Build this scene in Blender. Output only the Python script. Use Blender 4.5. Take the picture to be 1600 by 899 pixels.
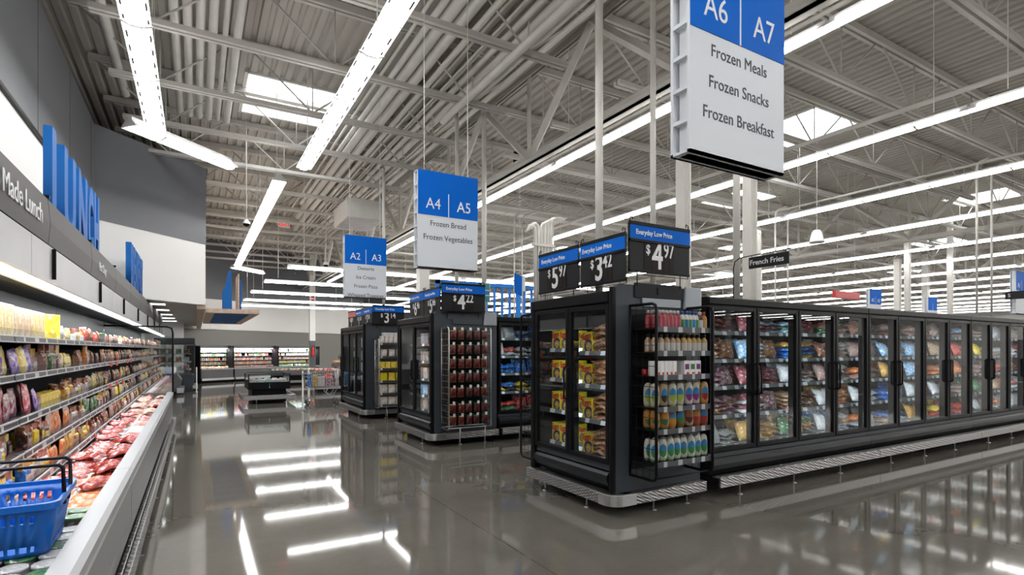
import bpy, bmesh, math, random
from mathutils import Vector, Matrix
R = random.Random(7)
PI = math.pi
scene = bpy.context.scene
for o in list(bpy.data.objects):
    bpy.data.objects.remove(o)
COL = scene.collection

# ---------------------------------------------------------------- camera, world, light, exposure
cam_d = bpy.data.cameras.new('camera')
cam = bpy.data.objects.new('camera', cam_d)
COL.objects.link(cam)
cam.location = (0, 0, 1.52)
cam.rotation_euler = (PI / 2, 0, -math.radians(30.28))
cam_d.sensor_width = 36
cam_d.lens = 846 / 1600 * 36
cam_d.shift_y = 97.5 / 1600
cam_d.clip_end = 300
scene.camera = cam
LAMP = 20.0          # radiance of the fluorescent lenses
LAMP_UP = 10.0        # light through the slots of the reflectors
SKYLIGHT = 9.0
CASE_LAMP = 7.0
FREEZER_LED = 20.0
w = bpy.data.worlds.new('world')
scene.world = w
w.use_nodes = True
w.node_tree.nodes['Background'].inputs[0].default_value = (0.95, 0.97, 1.0, 1)
w.node_tree.nodes['Background'].inputs[1].default_value = 0.35
scene.view_settings.view_transform = 'Standard'
scene.view_settings.look = 'None'
scene.view_settings.gamma = 1
scene.view_settings.use_curve_mapping = False
scene.view_settings.exposure = 0.0
cy = scene.cycles
cy.use_denoising = True
cy.max_bounces = 8
cy.diffuse_bounces = 4
cy.glossy_bounces = 4
cy.transmission_bounces = 4
cy.transparent_max_bounces = 20
cy.caustics_reflective = False
cy.caustics_refractive = False
cy.sample_clamp_indirect = 6
cy.use_light_tree = True

# ---------------------------------------------------------------- materials
M = {}
def _pr(name):
    m = bpy.data.materials.new(name)
    m.use_nodes = True
    return m, m.node_tree, m.node_tree.nodes['Principled BSDF']

def mat(name, col, rough=0.5, metal=0.0, var=0.0, scale=8.0, bump=0.0, bscale=40.0, spec=0.5, coat=0.0):
    m, t, b = _pr(name)
    b.inputs['Base Color'].default_value = (*col, 1)
    b.inputs['Roughness'].default_value = rough
    b.inputs['Metallic'].default_value = metal
    b.inputs['Specular IOR Level'].default_value = spec
    b.inputs['Coat Weight'].default_value = coat
    if var or bump:
        tc = t.nodes.new('ShaderNodeTexCoord')
    if var:
        n = t.nodes.new('ShaderNodeTexNoise'); n.inputs['Scale'].default_value = scale; n.inputs['Detail'].default_value = 5
        t.links.new(tc.outputs['Object'], n.inputs['Vector'])
        r = t.nodes.new('ShaderNodeValToRGB')
        r.color_ramp.elements[0].position = 0.3; r.color_ramp.elements[1].position = 0.7
        r.color_ramp.elements[0].color = (*[c * (1 - var) for c in col], 1)
        r.color_ramp.elements[1].color = (*[min(1, c * (1 + var)) for c in col], 1)
        t.links.new(n.outputs['Fac'], r.inputs['Fac']); t.links.new(r.outputs['Color'], b.inputs['Base Color'])
    if bump:
        n2 = t.nodes.new('ShaderNodeTexNoise'); n2.inputs['Scale'].default_value = bscale
        t.links.new(tc.outputs['Object'], n2.inputs['Vector'])
        bp = t.nodes.new('ShaderNodeBump'); bp.inputs['Strength'].default_value = bump; bp.inputs['Distance'].default_value = 0.01
        t.links.new(n2.outputs['Fac'], bp.inputs['Height']); t.links.new(bp.outputs['Normal'], b.inputs['Normal'])
    M[name] = m
    return m

def emit(name, col, s):
    m = bpy.data.materials.new(name); m.use_nodes = True
    t = m.node_tree; t.nodes.clear()
    e = t.nodes.new('ShaderNodeEmission'); e.inputs[0].default_value = (*col, 1); e.inputs[1].default_value = s
    o = t.nodes.new('ShaderNodeOutputMaterial'); t.links.new(e.outputs[0], o.inputs[0])
    M[name] = m
    return m

def glass(name, tint=(1, 1, 1), refl=1.0, rough=0.0, base=0.04, graze=0.75):
    """thin pane: lets the light straight through and mirrors more at a grazing angle"""
    m = bpy.data.materials.new(name); m.use_nodes = True
    t = m.node_tree; t.nodes.clear()
    tr = t.nodes.new('ShaderNodeBsdfTransparent'); tr.inputs[0].default_value = (*tint, 1)
    gl = t.nodes.new('ShaderNodeBsdfGlossy'); gl.inputs['Roughness'].default_value = rough
    gl.inputs['Color'].default_value = (refl, refl, refl, 1)
    lw = t.nodes.new('ShaderNodeLayerWeight'); lw.inputs['Blend'].default_value = 0.5
    pw = t.nodes.new('ShaderNodeMath'); pw.operation = 'POWER'; pw.inputs[1].default_value = 4.0
    t.links.new(lw.outputs['Facing'], pw.inputs[0])
    mth = t.nodes.new('ShaderNodeMath'); mth.operation = 'MULTIPLY_ADD'; mth.use_clamp = True
    mth.inputs[1].default_value = graze; mth.inputs[2].default_value = base
    mx = t.nodes.new('ShaderNodeMixShader'); o = t.nodes.new('ShaderNodeOutputMaterial')
    t.links.new(pw.outputs[0], mth.inputs[0]); t.links.new(mth.outputs[0], mx.inputs[0])
    t.links.new(tr.outputs[0], mx.inputs[1]); t.links.new(gl.outputs[0], mx.inputs[2]); t.links.new(mx.outputs[0], o.inputs[0])
    M[name] = m
    return m

def pack(name, base, accent, third=(0.9, 0.9, 0.88), rough=0.3, scale=3.0, crinkle=0.35, label=True):
    """printed packaging: two inks in large patches, a pale label (painted highlights on the snack bags) and a crinkled film"""
    m, t, b = _pr(name)
    N, L = t.nodes.new, t.links.new
    tc = N('ShaderNodeTexCoord')
    n = N('ShaderNodeTexNoise'); n.inputs['Scale'].default_value = scale; n.inputs['Detail'].default_value = 3
    L(tc.outputs['Object'], n.inputs['Vector'])
    mp = N('ShaderNodeMapping'); mp.inputs['Scale'].default_value = (9, 9, 9); L(tc.outputs['Object'], mp.inputs['Vector'])
    L(mp.outputs[0], n.inputs['Vector'])
    r = N('ShaderNodeValToRGB'); r.color_ramp.interpolation = 'LINEAR'
    r.color_ramp.elements[0].position = 0.42; r.color_ramp.elements[0].color = (*base, 1)
    r.color_ramp.elements[1].position = 0.55; r.color_ramp.elements[1].color = (*accent, 1)
    if label:
        e = r.color_ramp.elements.new(0.63); e.color = (*accent, 1)
        e = r.color_ramp.elements.new(0.66); e.color = (*third, 1)
    L(n.outputs['Fac'], r.inputs['Fac']); L(r.outputs['Color'], b.inputs['Base Color'])
    b.inputs['Roughness'].default_value = rough
    if crinkle:
        n2 = N('ShaderNodeTexNoise'); n2.inputs['Scale'].default_value = 45; n2.inputs['Detail'].default_value = 2
        L(tc.outputs['Object'], n2.inputs['Vector'])
        bp = N('ShaderNodeBump'); bp.inputs['Strength'].default_value = crinkle; bp.inputs['Distance'].default_value = 0.02
        L(n2.outputs['Fac'], bp.inputs['Height']); L(bp.outputs['Normal'], b.inputs['Normal'])
    M[name] = m
    return m

mat('black', (0.006, 0.006, 0.007), 0.4, spec=0.14)
mat('black_matt', (0.006, 0.006, 0.006), 0.8, spec=0.2)
mat('black_sign', (0.010, 0.011, 0.013), 0.55, spec=0.25)
mat('card_black', (0.012, 0.008, 0.008), 0.6, spec=0.2)
mat('freezer_grey', (0.050, 0.060, 0.073), 0.5, 0.0, 0.06, 5, spec=0.35)
mat('freezer_grey_dark', (0.012, 0.014, 0.017), 0.4, spec=0.3)
mat('freezer_grey_light', (0.30, 0.33, 0.36), 0.4, 0.2)
mat('case_grey', (0.42, 0.42, 0.44), 0.4, 0.15, 0.04, 4)
mat('case_grey_dark', (0.12, 0.12, 0.125), 0.35, 0.2)
mat('case_rail', (0.30, 0.305, 0.32), 0.4, 0.1)
mat('band_grey', (0.085, 0.08, 0.08), 0.6, 0, 0.05, 20)
mat('alu', (0.62, 0.63, 0.64), 0.32, 1.0, 0.05, 30)
mat('steel', (0.5, 0.5, 0.5), 0.3, 1.0)
mat('white_paint', (0.72, 0.71, 0.68), 0.5)
mat('white', (0.8, 0.8, 0.8), 0.45)
mat('pipe_white', (0.74, 0.72, 0.68), 0.55, 0, 0.06, 3)
mat('deck_white', (0.48, 0.455, 0.415), 0.65, 0, 0.05, 0.8)
mat('truss_white', (0.60, 0.58, 0.54), 0.55, 0, 0.08, 2)
mat('sign_white', (0.74, 0.78, 0.84), 0.5)
mat('sign_blue', (0.0, 0.13, 0.60), 0.6, spec=0.12)
mat('letter_blue', (0.006, 0.12, 0.42), 0.6, spec=0.3)
mat('letter_white', (0.85, 0.86, 0.88), 0.5)
mat('letter_dark', (0.03, 0.04, 0.055), 0.5)
mat('tag_white', (0.8, 0.8, 0.78), 0.5)
mat('wall_grey', (0.115, 0.12, 0.135), 0.45, 0, 0.04, 0.6)
mat('wall_white', (0.80, 0.79, 0.77), 0.6, 0, 0.015, 0.6)
mat('wall_mid', (0.22, 0.21, 0.195), 0.6)
mat('tile_ceiling', (0.50, 0.49, 0.47), 0.8, 0, 0.04, 30)
mat('wood', (0.60, 0.47, 0.37), 0.5, 0, 0.2, 12)
mat('basket_blue', (0.004, 0.12, 0.50), 0.38)
mat('red', (0.55, 0.02, 0.02), 0.4)
mat('orange', (0.75, 0.22, 0.02), 0.4)
mat('rubber', (0.03, 0.03, 0.03), 0.6)
mat('liner', (0.008, 0.008, 0.009), 0.55, spec=0.15)
mat('liner_white', (0.45, 0.46, 0.47), 0.4)
mat('teal', (0.02, 0.24, 0.28), 0.5)
emit('lamp', (1.0, 0.985, 0.96), LAMP)
emit('lamp_up', (1.0, 0.98, 0.94), LAMP_UP)
emit('lamp_row', (1.0, 0.98, 0.95), LAMP * 1.5)
emit('skylight', (0.93, 0.97, 1.0), SKYLIGHT)
emit('case_lamp', (0.97, 0.99, 1.0), CASE_LAMP)
emit('led', (0.85, 0.93, 1.0), FREEZER_LED)
emit('lamp_low', (1.0, 0.985, 0.965), LAMP * 1.4)
emit('troffer', (1.0, 0.98, 0.95), 6)
emit('exit_red', (1.0, 0.03, 0.02), 1.2)
glass('door_glass', (0.90, 0.93, 0.94), 0.9, 0.0, 0.03)
glass('panel_glass', (0.86, 0.89, 0.89), 1.0, 0.02, 0.16)
glass('clear_plastic', (0.93, 0.94, 0.95), 0.6, 0.1, 0.015, 0.2)
mat('clear_jar', (0.75, 0.74, 0.68), 0.2)

def tagged_rail(name, rail, tag, step, frac, zlo, zhi):
    """shelf edge with white price tickets slid into it"""
    m, t, b = _pr(name)
    N, L = t.nodes.new, t.links.new
    tc = N('ShaderNodeTexCoord'); s = N('ShaderNodeSeparateXYZ'); L(tc.outputs['Object'], s.inputs[0])
    def mth(op, a, bb=None):
        k = N('ShaderNodeMath'); k.operation = op
        for i, v in enumerate((a, bb)):
            if v is None: continue
            if isinstance(v, (int, float)): k.inputs[i].default_value = v
            else: L(v, k.inputs[i])
        return k.outputs[0]
    xy = mth('ADD', s.outputs['X'], s.outputs['Y'])
    n = N('ShaderNodeTexNoise'); n.noise_dimensions = '1D'; n.inputs['Scale'].default_value = 3.1
    L(xy, n.inputs['W'])
    fr = mth('FRACT', mth('ADD', mth('DIVIDE', xy, step), mth('MULTIPLY', n.outputs['Fac'], 0.9)))
    a = mth('LESS_THAN', fr, frac)
    mx = N('ShaderNodeMix'); mx.data_type = 'RGBA'
    mx.inputs['A'].default_value = (*rail, 1); mx.inputs['B'].default_value = (*tag, 1)
    L(a, mx.inputs['Factor']); L(mx.outputs['Result'], b.inputs['Base Color'])
    b.inputs['Roughness'].default_value = 0.35
    M[name] = m
tagged_rail('rail_case', (0.05, 0.05, 0.055), (0.6, 0.6, 0.6), 0.33, 0.14, 0, 1)
tagged_rail('rail_freezer', (0.16, 0.17, 0.18), (0.8, 0.82, 0.85), 0.26, 0.28, 0, 1)
tagged_rail('rail_rack', (0.06, 0.065, 0.075), (0.45, 0.46, 0.48), 0.17, 0.3, 0, 1)

def diamond_plate():
    m, t, b = _pr('diamond_plate')
    N, L = t.nodes.new, t.links.new
    tc = N('ShaderNodeTexCoord')
    outs = []
    for ang in (0.8, -0.8):
        mp = N('ShaderNodeMapping'); mp.inputs['Rotation'].default_value = (ang, ang, ang)
        mp.inputs['Scale'].default_value = (1, 1, 1)
        L(tc.outputs['Object'], mp.inputs['Vector'])
        wv = N('ShaderNodeTexWave'); wv.inputs['Scale'].default_value = 15; wv.bands_direction = 'DIAGONAL'
        L(mp.outputs[0], wv.inputs['Vector']); outs.append(wv.outputs['Fac'])
    k = N('ShaderNodeMath'); k.operation = 'MULTIPLY'; L(outs[0], k.inputs[0]); L(outs[1], k.inputs[1])
    bp = N('ShaderNodeBump'); bp.inputs['Strength'].default_value = 0.7; bp.inputs['Distance'].default_value = 0.01
    L(k.outputs[0], bp.inputs['Height']); L(bp.outputs['Normal'], b.inputs['Normal'])
    b.inputs['Base Color'].default_value = (0.34, 0.34, 0.34, 1); b.inputs['Metallic'].default_value = 1
    b.inputs['Roughness'].default_value = 0.36
    M['diamond_plate'] = m
diamond_plate()

def floor_mat():
    m, t, b = _pr('polished_concrete')
    N, L = t.nodes.new, t.links.new
    tc = N('ShaderNodeTexCoord')
    n = N('ShaderNodeTexNoise'); n.inputs['Scale'].default_value = 0.55; n.inputs['Detail'].default_value = 9; n.inputs['Roughness'].default_value = 0.6
    L(tc.outputs['Object'], n.inputs['Vector'])
    n2 = N('ShaderNodeTexNoise'); n2.inputs['Scale'].default_value = 30; n2.inputs['Detail'].default_value = 3
    L(tc.outputs['Object'], n2.inputs['Vector'])
    r = N('ShaderNodeValToRGB')
    r.color_ramp.elements[0].position = 0.3; r.color_ramp.elements[0].color = (0.108, 0.100, 0.086, 1)
    r.color_ramp.elements[1].position = 0.72; r.color_ramp.elements[1].color = (0.172, 0.160, 0.140, 1)
    L(n.outputs['Fac'], r.inputs['Fac'])
    mx = N('ShaderNodeMix'); mx.data_type = 'RGBA'; mx.blend_type = 'OVERLAY'; mx.inputs['Factor'].default_value = 0.1
    L(r.outputs['Color'], mx.inputs['A']); L(n2.outputs['Color'], mx.inputs['B'])
    g = N('ShaderNodeRGBToBW'); L(n2.outputs['Color'], g.inputs[0]); L(g.outputs[0], mx.inputs['B'])
    s = N('ShaderNodeSeparateXYZ'); L(tc.outputs['Object'], s.inputs[0])
    def mth(op, a, bb=None):
        k = N('ShaderNodeMath'); k.operation = op
        for i, v in enumerate((a, bb)):
            if v is None: continue
            if isinstance(v, (int, float)): k.inputs[i].default_value = v
            else: L(v, k.inputs[i])
        return k.outputs[0]
    def joint(ax, off, per):
        f = mth('FRACT', mth('ADD', mth('DIVIDE', mth('SUBTRACT', s.outputs[ax], off), per), 0.5))
        return mth('LESS_THAN', mth('MULTIPLY', mth('ABSOLUTE', mth('SUBTRACT', f, 0.5)), per), 0.004)
    j = mth('MAXIMUM', joint('X', 2.1, 5.1), joint('Y', 5.85, 5.3))
    m2 = N('ShaderNodeMix'); m2.data_type = 'RGBA'; m2.inputs['B'].default_value = (0.04, 0.038, 0.034, 1)
    L(mth('MULTIPLY', j, 0.7), m2.inputs['Factor']); L(mx.outputs['Result'], m2.inputs['A']); L(m2.outputs['Result'], b.inputs['Base Color'])
    rr = N('ShaderNodeMapRange'); rr.inputs['To Min'].default_value = 0.04; rr.inputs['To Max'].default_value = 0.07
    L(n.outputs['Fac'], rr.inputs['Value']); L(rr.outputs[0], b.inputs['Roughness'])
    n3 = N('ShaderNodeTexNoise'); n3.inputs['Scale'].default_value = 1.8; n3.inputs['Detail'].default_value = 1
    L(tc.outputs['Object'], n3.inputs['Vector'])
    bp = N('ShaderNodeBump'); bp.inputs['Strength'].default_value = 0.03; bp.inputs['Distance'].default_value = 0.01
    L(n3.outputs['Fac'], bp.inputs['Height']); L(bp.outputs['Normal'], b.inputs['Normal'])
    b.inputs['Specular IOR Level'].default_value = 0.68
    M['floor'] = m
floor_mat()

# packaging inks
PK = {
 'yellow': pack('pack_yellow', (0.80, 0.55, 0.02), (0.85, 0.68, 0.10)),
 'yellow_white': pack('pack_yellow_white', (0.85, 0.80, 0.66), (0.85, 0.60, 0.05)),
 'white_gold': pack('pack_white_gold', (0.84, 0.82, 0.78), (0.75, 0.45, 0.18), scale=1.6),
 'purple': pack('pack_purple', (0.10, 0.05, 0.38), (0.45, 0.32, 0.62)),
 'pink': pack('pack_pink', (0.50, 0.04, 0.08), (0.72, 0.30, 0.32)),
 'orange': pack('pack_orange', (0.62, 0.12, 0.025), (0.72, 0.32, 0.12)),
 'meat': pack('pack_meat', (0.25, 0.05, 0.04), (0.48, 0.18, 0.14)),
 'brown': pack('pack_brown', (0.11, 0.03, 0.015), (0.30, 0.11, 0.05)),
 'dark': pack('pack_dark', (0.015, 0.012, 0.012), (0.13, 0.05, 0.035)),
 'clear': pack('pack_clear', (0.28, 0.26, 0.25), (0.42, 0.20, 0.15)),
 'green': pack('pack_green', (0.02, 0.13, 0.05), (0.12, 0.24, 0.10)),
 'red': pack('pack_red', (0.55, 0.02, 0.025), (0.65, 0.12, 0.08)),
 'blue': pack('pack_blue', (0.01, 0.09, 0.42), (0.03, 0.22, 0.62)),
 'lightblue': pack('pack_lightblue', (0.10, 0.34, 0.62), (0.55, 0.65, 0.72)),
 'white': pack('pack_white', (0.66, 0.66, 0.66), (0.50, 0.50, 0.50)),
 'maroon': pack('pack_maroon', (0.22, 0.02, 0.06), (0.40, 0.15, 0.14)),
 'magenta': pack('pack_magenta', (0.28, 0.02, 0.14), (0.55, 0.45, 0.42)),
 'gold': pack('pack_gold', (0.55, 0.26, 0.03), (0.65, 0.42, 0.12)),
 'tan': pack('pack_tan', (0.42, 0.25, 0.12), (0.55, 0.42, 0.30)),
 'toast': pack('pack_toast', (0.30, 0.12, 0.05), (0.45, 0.24, 0.13), rough=0.2),
 'rawmeat': pack('pack_rawmeat', (0.24, 0.015, 0.015), (0.50, 0.10, 0.085), (.75, .70, .66), rough=.2),
 'palemeat': pack('pack_palemeat', (0.50, 0.26, 0.19), (0.68, 0.50, 0.42)),
}
PKW = {'yellow': 'yellow', 'yellow_white': 'yellow and white', 'white_gold': 'white and gold', 'purple': 'purple', 'pink': 'pink',
       'orange': 'orange', 'meat': 'reddish', 'brown': 'brown', 'dark': 'dark', 'clear': 'clear', 'green': 'green', 'red': 'red', 'blue': 'blue',
       'lightblue': 'light blue', 'white': 'white', 'maroon': 'maroon', 'magenta': 'magenta', 'gold': 'golden', 'tan': 'tan', 'toast': 'brown',
       'rawmeat': 'red', 'palemeat': 'pale pink'}

# ---------------------------------------------------------------- helpers
class MB:
    def __init__(s): s.v = []; s.f = []; s.m = []; s.sm = []
    def face(s, idx, m=0, smooth=False): s.f.append(idx); s.m.append(m); s.sm.append(smooth)
    def box(s, x0, x1, y0, y1, z0, z1, m=0):
        if x0 > x1: x0, x1 = x1, x0
        if y0 > y1: y0, y1 = y1, y0
        if z0 > z1: z0, z1 = z1, z0
        b = len(s.v)
        s.v += [(x0, y0, z0), (x1, y0, z0), (x1, y1, z0), (x0, y1, z0), (x0, y0, z1), (x1, y0, z1), (x1, y1, z1), (x0, y1, z1)]
        for q in ((0, 3, 2, 1), (4, 5, 6, 7), (0, 1, 5, 4), (1, 2, 6, 5), (2, 3, 7, 6), (3, 0, 4, 7)):
            s.face([b + i for i in q], m)
        return s
    def quad(s, a, b, c, d, m=0):
        k = len(s.v); s.v += [a, b, c, d]; s.face([k, k + 1, k + 2, k + 3], m); return s
    def tube(s, path, r, n=8, m=0, closed=False, caps=True):
        pts = [Vector(p) for p in path]; k0 = len(s.v); N = len(pts)
        up = None
        for i, p in enumerate(pts):
            if closed: d = (pts[(i + 1) % N] - pts[i - 1])
            elif i == 0: d = pts[1] - pts[0]
            elif i == N - 1: d = pts[-1] - pts[-2]
            else: d = (pts[i + 1] - p).normalized() + (p - pts[i - 1]).normalized()
            d.normalize()
            if up is None:
                up = Vector((0, 0, 1)) if abs(d.z) < 0.9 else Vector((1, 0, 0))
            a = d.cross(up)
            if a.length < 1e-4: a = d.cross(Vector((0, 1, 0)))
            a.normalize(); bb = a.cross(d).normalized(); up = bb
            for j in range(n):
                t = 2 * PI * j / n
                s.v.append(tuple(p + a * (r * math.cos(t)) + bb * (r * math.sin(t))))
        for i in range(N if closed else N - 1):
            i2 = (i + 1) % N
            for j in range(n):
                j2 = (j + 1) % n
                s.face([k0 + i * n + j, k0 + i * n + j2, k0 + i2 * n + j2, k0 + i2 * n + j], m, n > 4)
        if caps and not closed:
            s.face([k0 + j for j in range(n)][::-1], m); s.face([k0 + (N - 1) * n + j for j in range(n)], m)
        return s
    def lathe(s, prof, c=(0, 0, 0), n=16, m=0, sx=1.0, sy=1.0, mats=None):
        k0 = len(s.v)
        for (r, z) in prof:
            for j in range(n):
                t = 2 * PI * j / n
                s.v.append((c[0] + r * sx * math.cos(t), c[1] + r * sy * math.sin(t), c[2] + z))
        for i in range(len(prof) - 1):
            mm = mats[i] if mats else m
            for j in range(n):
                j2 = (j + 1) % n
                s.face([k0 + i * n + j, k0 + i * n + j2, k0 + (i + 1) * n + j2, k0 + (i + 1) * n + j], mm, True)
        s.face([k0 + j for j in range(n)][::-1], mats[0] if mats else m)
        e = k0 + (len(prof) - 1) * n
        s.face([e + j for j in range(n)], mats[-1] if mats else m)
        return s
    def prism(s, poly, axis, a, b, m=0):
        """extrude a polygon given in the two other axes (in x,y,z order) from a to b along axis"""
        k0 = len(s.v); n = len(poly)
        def mk(p, q):
            if axis == 'x': return (q, p[0], p[1])
            if axis == 'y': return (p[0], q, p[1])
            return (p[0], p[1], q)
        for q in (a, b): s.v += [mk(p, q) for p in poly]
        s.face(list(range(k0, k0 + n)), m); s.face(list(range(k0 + 2 * n - 1, k0 + n - 1, -1)), m)
        for i in range(n):
            j = (i + 1) % n
            s.face([k0 + i, k0 + n + i, k0 + n + j, k0 + j], m)
        return s
    def mesh(s, name, mats, off=(0, 0, 0), fix=True):
        me = bpy.data.meshes.new(name)
        v = s.v if off == (0, 0, 0) else [(a - off[0], b - off[1], c - off[2]) for a, b, c in s.v]
        me.from_pydata(v, [], s.f)
        for mm in (mats if isinstance(mats, (list, tuple)) else [mats]):
            me.materials.append(M[mm] if isinstance(mm, str) else mm)
        me.polygons.foreach_set('material_index', s.m)
        me.polygons.foreach_set('use_smooth', s.sm)
        if fix:
            bm = bmesh.new(); bm.from_mesh(me); bmesh.ops.recalc_face_normals(bm, faces=bm.faces); bm.to_mesh(me); bm.free()
        me.update()
        return me
    def build(s, name, mats, parent=None, bevel=0, local=False, fix=True):
        off = (0, 0, 0)
        if parent is not None and not local: off = WO.get(parent.name, (0, 0, 0))
        return link(name, s.mesh(name, mats, off, fix), parent, bevel)

WO = {}
def link(name, me, parent=None, bevel=0, loc=(0, 0, 0), rot=(0, 0, 0)):
    o = bpy.data.objects.new(name, me); COL.objects.link(o)
    o.location = loc; o.rotation_euler = rot
    if parent is not None:
        o.parent = parent; WO[o.name] = WO.get(parent.name, (0, 0, 0))
    if bevel:
        b = o.modifiers.new('bevel', 'BEVEL'); b.width = bevel; b.segments = 2; b.limit_method = 'ANGLE'; b.angle_limit = 0.6
    return o

def tag(o, label=None, cat=None, group=None, kind=None):
    if label: o['label'] = label
    if cat: o['category'] = cat
    if group: o['group'] = group
    if kind: o['kind'] = kind
    return o

def thing(name, label, cat, loc=(0, 0, 0), rz=0.0, group=None, kind=None):
    o = bpy.data.objects.new(name, None); COL.objects.link(o)
    o.empty_display_size = 0.1
    o.location = loc; o.rotation_euler = (0, 0, rz)
    WO[o.name] = tuple(loc)
    return tag(o, label, cat, group, kind)

def struct(name, mb, mats, parent=None, bevel=0, fix=True):
    o = mb.build(name, mats, parent, bevel, fix=fix)
    if parent is None: o['kind'] = 'structure'
    return o

def dup(src, loc, rot=None, label=None, group=None, scale=None):
    r = src.copy(); COL.objects.link(r); r.location = loc
    if rot is not None: r.rotation_euler = rot
    if scale is not None: r.scale = scale
    if label: r['label'] = label
    if group: r['group'] = group
    for ch in src.children:
        c = ch.copy(); COL.objects.link(c); c.parent = r
        for g in ch.children:
            d = g.copy(); COL.objects.link(d); d.parent = c
    return r

_txt = {}
def text_mesh(body, size, mname, bold=0.0, ext=0.002, align='CENTER', sx=1.0):
    key = (body, size, mname, bold, ext, align, sx)
    if key in _txt: return _txt[key]
    cu = bpy.data.curves.new('lettering', 'FONT')
    cu.body = body; cu.size = size; cu.offset = bold; cu.extrude = ext; cu.align_x = align; cu.resolution_u = 4
    ob = bpy.data.objects.new('lettering', cu); COL.objects.link(ob)
    dg = bpy.context.evaluated_depsgraph_get()
    me = bpy.data.meshes.new_from_object(ob.evaluated_get(dg))
    bpy.data.objects.remove(ob); bpy.data.curves.remove(cu)
    me.materials.clear(); me.materials.append(M[mname])
    if sx != 1.0: me.transform(Matrix.Diagonal((sx, 1, 1, 1)))
    _txt[key] = me
    return me
FACE = {'-y': (PI / 2, 0, 0), '-x': (PI / 2, 0, -PI / 2), '+x': (PI / 2, 0, PI / 2)}
def text(body, size, mname, parent, loc, face='-y', bold=0.0, ext=0.002, align='CENTER', local=False, name='lettering', sx=1.0):
    off = (0, 0, 0) if local else WO.get(parent.name, (0, 0, 0))
    return link(name, text_mesh(body, size, mname, bold, ext, align, sx), parent, 0, (loc[0] - off[0], loc[1] - off[1], loc[2] - off[2]), FACE[face])

_ones = 'zero first second third fourth fifth sixth seventh eighth ninth tenth eleventh twelfth thirteenth fourteenth fifteenth sixteenth seventeenth eighteenth nineteenth'.split()
_tens = {2: 'twent', 3: 'thirt', 4: 'fort', 5: 'fift', 6: 'sixt', 7: 'sevent', 8: 'eight', 9: 'ninet'}
def nth(n):
    if n < 20: return _ones[n]
    if n < 100:
        t, o = divmod(n, 10)
        return _tens[t] + ('ieth' if o == 0 else 'y-' + _ones[o])
    return 'hundred-and-' + nth(n - 100) if n > 100 else 'hundredth'

# ================================================================ the building
DECK = 6.8
XL, XR, YB, YF = -2.7, 62.0, -28.0, 45.0
fl = MB(); fl.quad((-6, YB, 0), (XR, YB, 0), (XR, YF, 0), (-6, YF, 0))
struct('floor', fl, 'floor', fix=False)

SKY = [(0.85, 11.4, 1.7, 1.9), (15.5, 11.4, 1.7, 1.9), (11.6, 6.7, 1.7, 1.9), (22.6, 6.9, 1.7, 1.9), (8.2, 20.6, 1.7, 1.9),
       (23.2, 17.0, 1.7, 1.9), (30.4, 11.4, 1.7, 1.9), (16.0, 22.4, 1.7, 1.9), (30.4, 24.3, 1.7, 1.9), (36.5, 6.7, 1.7, 1.9),
       (40.2, 17.0, 1.7, 1.9), (8.2, -3.0, 1.7, 1.9), (22.6, -3.0, 1.7, 1.9), (0.85, -3.0, 1.7, 1.9), (46, 11.4, 1.7, 1.9)]
# corrugated roof deck with openings for the skylights
pitch = 0.2
ys = sorted({YB, YF} | {s[1] for s in SKY} | {s[1] + s[3] for s in SKY})
prof = []
x = XL
while x < XR:
    prof += [(x, DECK), (x + pitch * 0.5, DECK), (x + pitch * 0.6, DECK + 0.05), (x + pitch * 0.9, DECK + 0.05)]
    x += pitch
prof.append((x, DECK))
dk = MB()
for y in ys: dk.v += [(p[0], y, p[1]) for p in prof]
NP = len(prof)
for j in range(len(ys) - 1):
    ym = (ys[j] + ys[j + 1]) / 2
    holes = [(s[0], s[0] + s[2]) for s in SKY if s[1] < ym < s[1] + s[3]]
    for i in range(NP - 1):
        xm = (prof[i][0] + prof[i + 1][0]) / 2
        if any(a < xm < b for a, b in holes): continue
        dk.face([j * NP + i, j * NP + i + 1, (j + 1) * NP + i + 1, (j + 1) * NP + i])
struct('ceiling', dk, 'deck_white', fix=False)
for i, (sx, sy, sw, sd) in enumerate(SKY):
    c = MB()
    for (a, b, e, f_) in ((sx - .05, sx + .02, sy - .05, sy + sd + .05), (sx + sw - .02, sx + sw + .05, sy - .05, sy + sd + .05)):
        c.box(a, b, e, f_, DECK - .03, DECK + .4)
    for (e, f_) in ((sy - .05, sy + .02), (sy + sd - .02, sy + sd + .05)):
        c.box(sx, sx + sw, e, f_, DECK - .03, DECK + .4)
    fr = struct('window_%d' % (i + 1), c, 'white_paint')
    d = MB(); nn = 6
    for a in range(nn + 1):
        for b in range(nn + 1):
            u_, v_ = a / nn * 2 - 1, b / nn * 2 - 1
            d.v.append((sx + sw * a / nn, sy + sd * b / nn, DECK + .38 + .18 * (1 - u_ ** 4) * (1 - v_ ** 4)))
    for a in range(nn):
        for b in range(nn):
            d.face([a * (nn + 1) + b, (a + 1) * (nn + 1) + b, (a + 1) * (nn + 1) + b + 1, a * (nn + 1) + b + 1], 0, True)
    d.build('skylight_dome', 'skylight', fr)

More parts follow.
